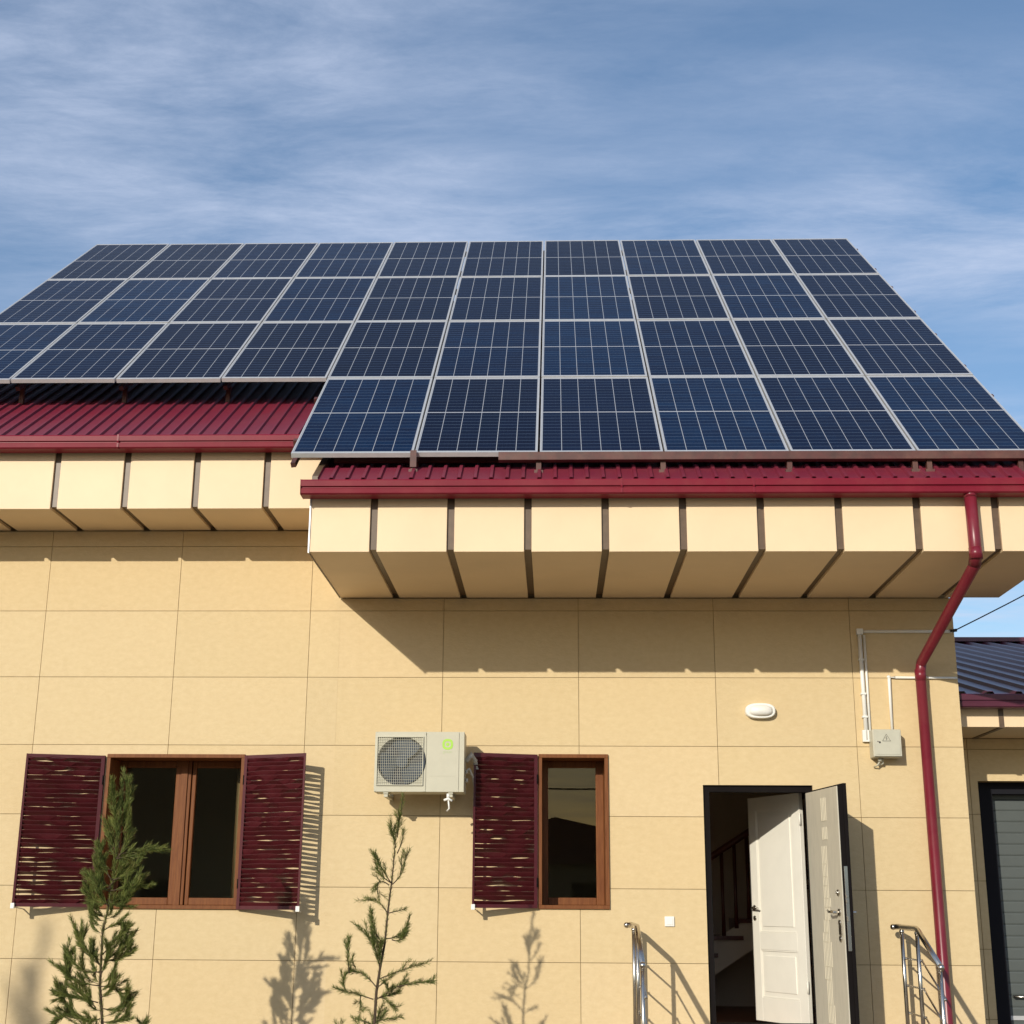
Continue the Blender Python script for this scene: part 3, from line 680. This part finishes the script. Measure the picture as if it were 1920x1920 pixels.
def text(s, size, loc, mt, parent, name, rot=(math.pi/2,0,0)):
    cu = bpy.data.curves.new(name, 'FONT'); cu.body = s; cu.size = size; cu.align_x = 'CENTER'; cu.align_y = 'CENTER'; cu.extrude = 0.0004
    t = bpy.data.objects.new(name, cu); col.objects.link(t)
    dg = bpy.context.evaluated_depsgraph_get(); me = bpy.data.meshes.new_from_object(t.evaluated_get(dg)); bpy.data.objects.remove(t)
    me.materials.clear(); me.materials.append(M[mt]); o = bpy.data.objects.new(name, me); col.objects.link(o)
    o.matrix_local = Matrix.Translation(loc) @ Matrix.Rotation(rot[0],4,'X')
    o.parent = parent; o.matrix_parent_inverse = Matrix.Translation(-parent.location); return o
text('green', 0.034, (lx, ay0-0.001, lz-0.062), 'palegreen', ac, 'lettering')
for x in (ax0+0.10, ax1-0.11):
    m = MB().box((x-0.02,ay0+0.01,az0-0.0145),(x+0.02,ay0+0.05,az0-0.001)).box((x-0.016,ay0+0.02,az0-0.040),(x+0.016,-0.0125,az0-0.015)).box((x-0.016,-0.012,az0-0.04),(x+0.016,-0.0015,az0+0.30))
    m.build('wall_bracket', M['acbody'], ac)
m = MB().tube([(3.70,-0.43,2.50),(3.70,-0.43,2.462)],0.014,12).tube([(3.665,-0.44,2.445),(3.70,-0.435,2.458),(3.735,-0.44,2.440)],0.010,10).tube([(3.70,-0.43,2.46),(3.71,-0.42,2.38),(3.69,-0.40,2.36)],0.007,8)
m.build('drain_outlet', M['white'], ac)
m = MB()
pts = [(3.832,-0.26,2.78),(3.875,-0.25,2.84),(3.905,-0.20,2.80),(3.925,-0.14,2.70),(3.93,-0.09,2.60),(3.91,-0.06,2.50),(3.90,-0.03,2.44),(3.90,0.0,2.42)]
m.tube(pts, 0.018, 10).tube([(3.832,-0.27,2.70),(3.86,-0.25,2.72),(3.89,-0.20,2.66),(3.90,-0.13,2.56),(3.895,-0.07,2.48)], 0.010, 8)
m.tube([(3.83,-0.3,2.62),(3.85,-0.29,2.62)],0.018,10).tube([(3.83,-0.3,2.69),(3.85,-0.29,2.69)],0.014,10)
for i in range(9): m.tube([(3.905+0.003*i,-0.20+0.012*i,2.80-0.022*i),(3.908+0.003*i,-0.196+0.012*i,2.792-0.022*i)],0.0215,10)
m.build('refrigerant_pipe', M['tape'], ac)

# ------------------------------------------------------------------ small fittings on the wall
lamp = empty('wall_lamp', (6.376,-0.004,3.248), 'white oval bulkhead lamp high on the wall above the doorway', 'wall lamp')
def oval(cx, cz, a, b, y0, y1, dome, n=40):
    vs = []; fs = []; rings = [(1,y0),(1,y1),(0.94,y1-0.012)]+[(math.cos(t)*0.9, y1-0.012-dome*math.sin(t)) for t in (0,0.3,0.6,0.9,1.2,1.45)]
    for k, y in rings:
        for j in range(n):
            t = 2*math.pi*j/n; e = 0.75; vs.append((cx+a*k*math.copysign(abs(math.cos(t))**e, math.cos(t)), y, cz+b*k*math.copysign(abs(math.sin(t))**e, math.sin(t))))
    for i in range(len(rings)-1):
        for j in range(n): fs.append((i*n+j, i*n+(j+1)%n, (i+1)*n+(j+1)%n, (i+1)*n+j))
    fs.append(tuple((len(rings)-1)*n+j for j in range(n))); return vs, fs
vs, fs = oval(6.376,3.248,0.130,0.066,-0.002,-0.05,0.0); MB().add([v for v in vs], fs, 0, True).build('lamp_base', M['white'], lamp)
vs, fs = oval(6.376,3.248,0.112,0.052,-0.052,-0.055,0.04); MB().add(vs, fs, 0, True).build('diffuser', M['white'], lamp)

bell = empty('doorbell_button', (5.547,-0.004,1.485), 'small white square doorbell button on the wall left of the doorway', 'doorbell')
MB().box((5.507,-0.016,1.445),(5.588,-0.0015,1.526)).build('back_plate', M['white'], bell, bev=0.004)
MB().box((5.520,-0.021,1.458),(5.575,-0.0165,1.513)).build('button', M['white'], bell, bev=0.002)

mbx = empty('meter_box', (7.43,-0.09,2.80), 'grey electric meter box with a warning triangle beside the maroon downpipe', 'meter box')
bx0,bx1,bz0,bz1 = 7.305,7.548,2.842,3.078
MB().box((bx0,-0.150,bz0),(bx1,-0.0015,bz1)).build('case', M['boxgrey'], mbx, bev=0.008)
MB().box((bx0+0.006,-0.163,bz0+0.006),(bx1-0.006,-0.1515,bz1-0.006)).box((bx0+0.018,-0.1665,bz0+0.018),(bx1-0.018,-0.1632,bz1-0.018)).build('cover', M['boxgrey'], mbx, bev=0.004)
m = MB(); cx, cz, y = 7.418, 3.00, -0.1685
tri = [(cx,cz+0.034),(cx+0.034,cz-0.024),(cx-0.034,cz-0.024)]
for i in range(3):
    a = Vector((tri[i][0],y,tri[i][1])); b = Vector((tri[(i+1)%3][0],y,tri[(i+1)%3][1])); m.tube([a,b],0.0016,4,sm=False)
m.tube([(cx+0.003,y,cz+0.016),(cx-0.005,y,cz+0.0),(cx+0.005,y,cz-0.002),(cx-0.002,y,cz-0.017)],0.0016,4,sm=False)
m.build('warning_triangle', M['ink'], mbx)
m = MB().ball((7.36,-0.167,2.965),0.009,0,(1,.4,1)).ball((7.345,-0.167,2.972),0.005,0,(1,.4,1)); m.build('seal', M['ink'], mbx)
m = MB().tube([(7.37,-0.08,2.842),(7.37,-0.08,2.812)],0.018,12).tube([(7.40,-0.05,2.842),(7.40,-0.05,2.80),(7.37,-0.02,2.785)],0.010,8).tube([(7.37,-0.08,2.812),(7.35,-0.06,2.78),(7.33,-0.02,2.77)],0.006,8)
m.build('cable_gland', M['boxgrey'], mbx)

def conduit(name, pts, r, label, cat='conduit'):
    o = MB().tube(pts, r, 12).build(name, M['white']); return tag(o, label, cat)
m = MB().tube([(7.275,-0.020,3.945),(7.283,-0.020,3.00)],0.018,12).tube([(7.318,-0.014,3.92),(7.318,-0.014,3.00)],0.011,10)
m.tube([(7.27,-0.016,3.953),(8.09,-0.016,3.953)],0.014,12).box((7.250,-0.040,3.925),(7.305,-0.002,3.975)).box((7.248,-0.036,2.985),(7.3035,-0.002,3.085))
for z in (3.7,3.4,3.2): m.box((7.255,-0.0415,z-.008),(7.30,-0.002,z+.008))
tag(m.build('conduit', M['white']), 'white twin conduit running down into the left side of the meter box', 'conduit', 'white conduits by the meter box')
m = MB().tube([(7.565,-0.016,3.545),(7.512,-0.016,3.545),(7.508,-0.016,3.08)],0.011,12).tube([(7.565,-0.016,3.545),(8.10,-0.016,3.540)],0.011,12).ball((7.508,-0.018,3.548),0.017)
tag(m.build('conduit', M['white']), 'thin white conduit crossing behind the downpipe to the top of the meter box', 'conduit', 'white conduits by the meter box')
pts = []
A = Vector((8.10,-0.02,3.955)); B = Vector((15.0,-1.2,8.4))
for i in range(31):
    t = i/30; q = A.lerp(B, t); q.z -= 1.15*t*(1-t); pts.append(q)
o = MB().tube(pts, 0.0055, 6).tube([A-Vector((0.03,0,0)),A+Vector((0.03,0,0.01))],0.014,8).build('overhead_cable', M['black']); tag(o, 'thin black overhead cable leaving the right corner of the house', 'cable')

# ------------------------------------------------------------------ porch and railings
m = MB(); m.box((5.0,-0.9,0),(7.65,-0.0055,0.60))
for i, y in enumerate((-0.9,-1.25,-1.6)): m.box((5.0,y-0.35,0),(7.65,y-.0005,0.45-0.15*i))
tag(m.build('porch_steps', M['step'], None, bev=0.008), 'stone porch platform with three steps below the open doorway', 'steps')
def railing(x, side, label):
    r = empty('railing', (x,-0.75,0.45), label, 'railing', 'stainless steel railings of the porch')
    top = [(x-0.075*side*-1 if side > 0 else x-0.01,-0.10,1.452)]
    pts = [(x-0.055,-0.17,1.455),(x-0.02,-0.185,1.458),(x,-0.23,1.455),(x,-0.70,1.450),(x,-0.76,1.435),(x,-1.36,1.185)]
    MB().tube(pts, 0.0215, 14).ball(pts[0],0.025).ball(pts[-1],0.026).build('handrail', M['chrome'], r)
    for y, zb, zt in ((-0.22,0.60,1.43),(-0.72,0.60,1.425),(-1.33,0.30,1.175)):
        MB().tube([(x,y,zb),(x,y,zt)],0.0165,14).tube([(x,y,zb),(x,y,zb+0.015)],0.042,18).ball((x,y,zt-0.01),0.021).build('post', M['chrome'], r)
    for k in range(3):
        z = 1.21-0.21*k
        MB().tube([(x+0.022,-0.20,z),(x+0.022,-0.73,z),(x+0.022,-1.35,z-0.255)],0.0075,8).build('rod', M['chrome'], r)
        for y, dz in ((-0.22,0),(-0.72,0),(-1.33,-0.25)): MB().tube([(x,y,z+dz),(x+0.032,y,z+dz)],0.011,8).build('rod_holder', M['chrome'], r)
    return r
railing(5.235, -1, 'stainless steel stair railing left of the doorway')
railing(7.425, 1, 'stainless steel stair railing in front of the maroon downpipe')

# ------------------------------------------------------------------ garage wing to the right
gar = empty('garage', (11.0, 3.0, 0), 'low cream garage wing with dark ribbed roof at the right edge', 'garage')
GY = 1.15
m = MB(); ghole = (8.549, 11.3, 0.0, 2.757)
gcore = subtract([(8.115,14.0,0,3.155)], ghole)
for (a,b,c,d) in gcore: m.box((a,GY+0.012,c),(b,GY+0.36,d),1)
for k in range(0, 6):
    for j in range(0, 8):
        x0 = max(8.475+1.2*(k-1), 8.115); x1 = min(8.475+1.2*k, 14.0); zb_ = max(2.45+0.6*(j-4)-0.6, 0); zt_ = min(2.45+0.6*(j-4), 3.15)
        if x1-x0 < .02 or zt_-zb_ < .02: continue
        for (a,b,c,d) in subtract([(x0+.003,x1-.003,zb_+.003,zt_-.003)], ghole): m.box((a,GY,c),(b,GY+0.0125,d),0)
m.box((8.12,GY+.36,0),(8.4,7.6,3.1),0); m.box((13.7,GY+.36,0),(14.0,7.6,3.1),0); m.box((8.4,7.4,0),(13.7,7.6,4.6),0)
m.build('wall', [M['tile'], M['core']], gar)
m = MB().box((8.115,0.30,3.155),(14.3,GY+0.2,3.345)); ge = m.build('eave_box', M['fascia'], gar, bev=0.003)
for i in range(10):
    x = 8.55+0.61*i
    MB().box((x-0.022,0.293,3.148),(x+0.022,0.2995,3.345)).box((x-0.022,0.2995,3.148),(x+0.022,GY-0.005,3.1545)).build('joint_strip', M['strip'], ge)
groof = lambda y: 3.43+(y-0.20)*0.246
m = MB(); ribbed(m, 8.118, 14.4, 0.20, 7.6, groof, pitch=0.25, h=0.028); ribbed(m, 8.118, 14.4, 9.6, 7.62, lambda y: groof(7.6)-(y-7.6)*0.4, pitch=0.25, h=0.028)
m.build('roof', M['garageroof'], gar)
m = MB().box((8.118,7.45,groof(7.6)+0.0),(14.4,7.75,groof(7.6)+0.06)); m.build('ridge_cap', M['garageroof'], gar)
gutter(8.12, 14.3, 0.13, 3.425, 'gutter', gar, 'garageroof')
m = MB().box((8.549,GY+0.16,2.65),(11.3,GY+0.2995,2.757)).box((8.549,GY+0.16,0),(8.72,GY+0.2995,2.65)).box((11.13,GY+0.16,0),(11.3,GY+0.2995,2.65))
m.build('door_frame', M['navy'], gar)
m = MB(); nsl = 26
for i in range(nsl):
    z0_ = 0.01+i*0.104; m.prof([(1.49,z0_),(1.4535,z0_),(1.4505,z0_+0.012),(1.4500,z0_+0.088),(1.4535,z0_+0.100),(1.458,z0_+0.1035),(1.49,z0_+0.1035)][::-1], 8.60, 11.25)
rd = m.build('roller_door', M['rollgrey'], gar)
MB().tube([(8.80,1.449,0.83),(8.80,1.41,0.83),(9.02,1.41,0.83),(9.02,1.449,0.83)],0.010,8).build('door_handle', M['chrome'], rd)
MB().box((8.60,1.438,0.625),(11.25,1.4492,0.662)).build('door_rail', M['alu'], rd)

# ------------------------------------------------------------------ saplings in front of the wall
T1= {'trunk': [(1.467, 2.463), (1.474, 2.094), (1.448, 1.762), (1.437, 1.58), (1.417, 1.418), (1.419, 1.221), (1.419, 1.045), (1.463, 0.801)], 'b': [[(1.483, 1.983), (1.441, 2.206), (1.419, 2.387), 6], [(1.466, 2.094), (1.516, 2.244), (1.49, 2.463), 8], [(1.471, 1.946), (1.409, 2.038), (1.391, 2.168), 5], [(1.466, 1.909), (1.542, 2.02), (1.529, 2.169), 6], [(1.479, 1.938), (1.603, 1.969), (1.737, 1.977), 4], [(1.466, 1.909), (1.549, 1.924), (1.633, 1.928), 4], [(1.448, 1.762), (1.362, 1.871), (1.345, 1.982), 7], [(1.456, 1.762), (1.56, 1.799), (1.611, 1.865), 7], [(1.445, 1.707), (1.339, 1.707), (1.288, 1.761), 8], [(1.44, 1.682), (1.354, 1.743), (1.362, 1.871), 8], [(1.447, 1.689), (1.548, 1.708), (1.634, 1.726), 8], [(1.436, 1.725), (1.491, 1.799), (1.497, 1.909), 8], [(1.44, 1.634), (1.35, 1.579), (1.284, 1.724), 8], [(1.445, 1.616), (1.562, 1.581), (1.625, 1.745), 7], [(1.441, 1.58), (1.529, 1.617), (1.547, 1.762), 8], [(1.441, 1.58), (1.389, 1.652), (1.358, 1.743), 8], [(1.424, 1.508), (1.323, 1.536), (1.286, 1.615), 6], [(1.417, 1.418), (1.518, 1.472), (1.582, 1.437), 5], [(1.434, 1.222), (1.535, 1.276), (1.616, 1.383), 6], [(1.434, 1.222), (1.569, 1.222), (1.635, 1.337), 5], [(1.423, 1.257), (1.501, 1.364), (1.558, 1.444), 6], [(1.423, 1.179), (1.32, 1.274), (1.234, 1.434), 5], [(1.322, 1.256), (1.262, 1.291), (1.237, 1.363), 6], [(1.418, 1.144), (1.275, 1.15), (1.187, 1.291), 4], [(1.419, 1.052), (1.263, 1.079), (1.16, 1.177), 5], [(1.246, 1.061), (1.173, 1.113), (1.182, 1.255), 7], [(1.191, 1.043), (1.182, 0.938), (1.165, 1.043), 6], [(1.421, 0.94), (1.291, 0.974), (1.146, 1.001), 7], [(1.409, 0.905), (1.348, 0.967), (1.247, 1.044), 8], [(1.419, 1.045), (1.528, 1.046), (1.582, 0.976), 5], [(1.433, 0.975), (1.512, 1.01), (1.548, 1.109), 6], [(1.439, 0.905), (1.559, 0.889), (1.609, 0.959), 6], [(1.302, 0.852), (1.226, 0.868), (1.148, 0.826), 8], [(1.445, 0.835), (1.342, 0.817), (1.241, 0.903), 8], [(1.454, 0.818), (1.548, 0.809), (1.622, 0.854), 7], [(1.421, 1.115), (1.475, 1.222), (1.494, 1.311), 7]]}
T2= {'trunk': [(3.491, 2.379), (3.472, 2.221), (3.445, 2.071), (3.436, 1.867), (3.421, 1.738), (3.403, 1.556), (3.391, 1.339), (3.359, 1.16), (3.338, 1.019), (3.333, 0.809)], 'b': [[(3.443, 2.033), (3.417, 2.108), (3.412, 2.164), 4], [(3.457, 2.071), (3.466, 2.146), (3.472, 2.221), 5], [(3.448, 1.996), (3.43, 2.071), (3.439, 2.146), 5], [(3.46, 1.959), (3.5, 2.052), (3.506, 2.116), 3], [(3.42, 1.756), (3.348, 1.866), (3.307, 1.951), 6], [(3.42, 1.756), (3.339, 1.811), (3.305, 1.903), 5], [(3.421, 1.738), (3.513, 1.83), (3.517, 1.96), 3], [(3.483, 1.812), (3.501, 1.867), (3.488, 1.915), 3], [(3.409, 1.738), (3.34, 1.774), (3.304, 1.701), 3], [(3.34, 1.767), (3.315, 1.73), (3.328, 1.657), 3], [(3.408, 1.537), (3.337, 1.628), (3.253, 1.642), 4], [(3.408, 1.548), (3.471, 1.563), (3.52, 1.578), 3], [(3.391, 1.339), (3.306, 1.41), (3.282, 1.555), 6], [(3.369, 1.321), (3.288, 1.374), (3.199, 1.453), 5], [(3.384, 1.339), (3.327, 1.357), (3.297, 1.446), 6], [(3.398, 1.375), (3.495, 1.394), (3.546, 1.466), 7], [(3.439, 1.368), (3.504, 1.358), (3.532, 1.405), 7], [(3.358, 1.196), (3.329, 1.285), (3.315, 1.374), 8], [(3.359, 1.16), (3.356, 1.267), (3.369, 1.339), 7], [(3.337, 1.054), (3.24, 1.142), (3.146, 1.152), 5], [(3.146, 1.141), (3.123, 1.266), (3.126, 1.373), 7], [(3.321, 0.97), (3.189, 1.011), (3.057, 1.045), 4], [(3.125, 1.024), (3.099, 1.105), (3.146, 1.159), 8], [(3.231, 0.99), (3.232, 0.948), (3.248, 0.906), 6], [(3.341, 1.047), (3.41, 1.097), (3.446, 1.133), 3], [(3.361, 1.107), (3.502, 1.162), (3.65, 1.205), 4], [(3.343, 0.97), (3.449, 1.037), (3.541, 1.08), 6], [(3.486, 1.055), (3.616, 1.084), (3.735, 1.092), 5], [(3.343, 0.977), (3.413, 0.991), (3.487, 1.013), 8], [(3.376, 0.984), (3.425, 0.963), (3.479, 0.908), 6], [(3.333, 0.826), (3.399, 0.837), (3.51, 0.852), 4], [(3.289, 0.815), (3.251, 0.826), (3.221, 0.836), 4], [(3.432, 0.991), (3.422, 1.055), (3.399, 1.09), 7]]}

def sapling(tr, Y, label, seed, spread, nlen, fresh, root=None, off=(0,0), sc=1.0):
    rs = random.Random(seed); FULL = 3.3 if fresh >= .5 else 2.1
    base = tr['trunk'][-1]; bx = base[0]
    t = empty('conifer_sapling', (bx, Y, 0), label, 'young conifer', 'young conifers in front of the house')
    wood = MB(); fol = MB()
    tk = tr['trunk'][::-1]; full = [(bx-0.01, Y, 0.0), (bx, Y, base[1]*0.5)] + [(x, Y+0.02*math.sin(i*1.7), z) for i, (x, z) in enumerate(tk)]
    # low part below the picture gets whorls of its own
    rr0 = 0.0125
    rads = [max(0.0028, rr0*(1-i/(len(full)-1))**0.8) for i in range(len(full))]
    wood.tube(full, rads, 7)
    def needles(p, d, n, ln_):
        for _ in range(n):
            a = rs.uniform(0, 2*math.pi); o = d.orthogonal().normalized(); o = Matrix.Rotation(a, 3, d) @ o
            v = (d*(rs.uniform(1.0, 2.2) if fresh >= .5 else rs.uniform(0.5, 1.3)) + o*rs.uniform(0.3, 1.0) + Vector((0,0,rs.uniform(-.05,.25)))).normalized()*ln_*rs.uniform(0.6, 1.25)
            q = p + Vector((rs.gauss(0,.004), rs.gauss(0,.004), rs.gauss(0,.004))); s = v.cross(Vector((rs.gauss(0,1),rs.gauss(0,1),rs.gauss(0,1)))).normalized()*0.0012
            k = rs.random(); mi = 1 if k < fresh else (2 if k > 0.93 else 0)
            m_ = q+v*0.55+Vector((0,0,rs.uniform(-.003,.004)))
            fol.add([q-s, q+s, m_+s*1.1, m_-s*1.1, q+v], [(0,1,2,3),(3,2,4)], mi)
    def twig(a, b, c, dens, y0, depth=0):
        ya = rs.uniform(-1, 1)*spread
        A = Vector((a[0], y0, a[1])); B = Vector((b[0], y0+ya*0.6, b[1])); C = Vector((c[0], y0+ya, c[1]))
        n = max(5, int(((B-A).length+(C-B).length)/0.012)); pts = []
        for i in range(n+1):
            u = i/n; p = A*(1-u)**2 + B*2*u*(1-u)*1.0 + C*u*u
            m2_ = (A+C)*0.5; p += (B-m2_)*2*u*(1-u)*0.5
            pts.append(p)
        r0 = 0.0045 if depth == 0 else 0.0022
        wood.tube(pts[::2] if len(pts) > 6 else pts, [max(0.0012, r0*(1-0.75*i/(len(pts[::2] if len(pts) > 6 else pts)))) for i in range(len(pts[::2] if len(pts) > 6 else pts))], 5)
        for i in range(1, len(pts)):
            u = i/n; d = (pts[i]-pts[i-1]).normalized()
            if u > 0.15: needles(pts[i], d, int(dens*(0.6+0.9*u)*FULL+rs.random()), nlen)
            if depth == 0 and u > 0.25 and rs.random() < (0.14+dens*0.05 if fresh >= .5 else 0.06+dens*0.025):
                sd_ = Matrix.Rotation(rs.uniform(0, 6.28), 3, d) @ d.orthogonal().normalized()
                e = pts[i] + (d*0.8+sd_*0.6+Vector((0,0,.45))).normalized()*rs.uniform(0.04, 0.10)
                md = (pts[i]+e)*0.5+sd_*0.008
                twig2(pts[i], md, e, dens)
    def twig2(a, b, c, dens):
        n = max(3, int((c-a).length/0.012)); prev = a
        wood.tube([a, b, c], [0.0018, 0.0015, 0.001], 4)
        for i in range(1, n+1):
            u = i/n; p = a*(1-u)**2+b*2*u*(1-u)+c*u*u; needles(p, (p-prev).normalized(), int(dens*FULL*0.7+rs.random()), nlen*0.85); prev = p
    for (a, b, c, dens) in tr['b']: twig(a, b, c, dens, Y)
    if fresh >= .5 and root is None:
        for i in range(28):
            k = rs.uniform(0.02, 0.98)*(len(tk)-1); q = int(k); f = k-q; x_, z_ = tk[q][0]*(1-f)+tk[q+1][0]*f, tk[q][1]*(1-f)+tk[q+1][1]*f
            top = 1-k/(len(tk)-1); ln_ = rs.uniform(0.05, 0.16)*(0.45+top); s_ = rs.choice((-1, 1))
            twig((x_, z_), (x_+s_*ln_*0.7, z_+ln_*0.25), (x_+s_*ln_*0.9, z_+ln_*1.1), 4, Y, 1)
    # leader needles and low whorls
    for i in range(2, len(full)-1):
        A = Vector(full[i]); B = Vector(full[i+1]); n = int((B-A).length/0.012); hi = i/(len(full)-1)
        for k in range(n):
            needles(A.lerp(B, k/n), (B-A).normalized(), int((2.0 + 5*hi*hi)*(3.2 if fresh >= .5 else 1.2)+rs.random()), nlen*0.9)
    for k in range(11):
        z = base[1]*(0.93-0.07*k); a = rs.uniform(0, 6.28); ln_ = 0.22+0.02*k+rs.uniform(0,.08)
        y_ = math.sin(a)*ln_; x_ = math.cos(a)*ln_
        p0 = Vector((bx, Y, z)); p2 = Vector((bx+x_, Y+y_, z+ln_*0.45)); p1 = (p0+p2)*0.5-Vector((0,0,0.03)); n = int(ln_/0.012); prev = p0
        wood.tube([p0,p1,p2],[0.005,0.003,0.0015],5)
        for i in range(1, n+1):
            u = i/n; p = p0*(1-u)**2+p1*2*u*(1-u)+p2*u*u; needles(p, (p-prev).normalized(), 6, nlen); prev = p
            if rs.random() < .25: e = p+Vector((rs.uniform(-.06,.06),rs.uniform(-.06,.06),rs.uniform(.03,.09))); twig2(p,(p+e)*0.5,e,6)
    wood.build('trunk', M['bark'], t); fol.build('foliage', [M['needle'], M['needle2'], M['needle3']], t)
    return t
sapling(T1, -2.1, 'denser young conifer in front of the wide window with the maroon shutters', 3, 0.09, 0.052, 0.5)
sapling(T2, -2.0, 'sparse young conifer below the air conditioner unit', 8, 0.08, 0.042, 0.25)

# a taller conifer of the same row, left of the picture: only its soft shadow reaches the wall
tall = sapling(T2, -2.1, 'tall conifer left of the picture casting a soft shadow on the lower wall', 12, 0.16, 0.05, 0.25)
tall.scale = (2.8, 2.8, 2.8); tall.location = (-6.25, -13.2, 0)

# ------------------------------------------------------------------ houses across the yard, behind the viewer: the panes mirror them
def across(name, x0, x1, h, roofpts, label):
    nh = empty(name, ((x0+x1)/2, -34, 0), label, 'house')
    hs_ = []; x = x0+1.2
    while x+1.4 < x1:
        hs_.append((x, x+1.4, 1.0, 2.3)); 
        if h > 50: hs_.append((x, x+1.4, 3.9, 5.1))
        x += 3.4
    q = [(x0, x1, 0.0, h)]
    for hh in hs_: q = subtract(q, hh)
    m = MB()
    for (a,b,c_,d) in q: m.box((a,-30.3,c_),(b,-30.0,d))
    m.box((x0,-38,0),(x1,-37.7,h)).box((x0,-37.7,0),(x0+.3,-30.3,h)).box((x1-.3,-37.7,0),(x1,-30.3,h))
    m.build('wall', M['hedge'], nh)
    for (a,b,z0,z1) in hs_: MB().box((a,-30.2,z0),(b,-30.15,z1)).build('window', M['navy'], nh)
    n = len(roofpts); vs = [(x,-29.6,z) for x,z in roofpts]+[(x,-38.3,z) for x,z in roofpts]
    fs = [tuple(range(n)), tuple(range(2*n-1,n-1,-1))]+[(i,i+n,(i+1)%n+n,(i+1)%n) for i in range(n)]
    MB().add(vs, fs).build('roof', M['garageroof'], nh)
across('neighbour_house', -26, -1.5, 6.4, [(-26.6,6.41),(-26.6,6.5),(-13.7,8.2),(-0.9,6.5),(-0.9,6.41)], 'two storey brown house across the yard behind the viewer')
across('neighbour_house', 0.5, 24, 2.8, [(-0.2,2.81),(-0.2,2.95),(4.62,4.16),(9.8,3.05),(24.5,3.05),(24.5,2.81)], 'low brown house with a gable roof across the yard behind the viewer')
o = MB().tube([(-12+1.0*i, -20.0, 4.215+0.0075*(i-17.4)**2) for i in range(31)], 0.02, 6).build('street_cable', M['black'])
tag(o, 'black street cable strung high behind the viewer', 'cable')
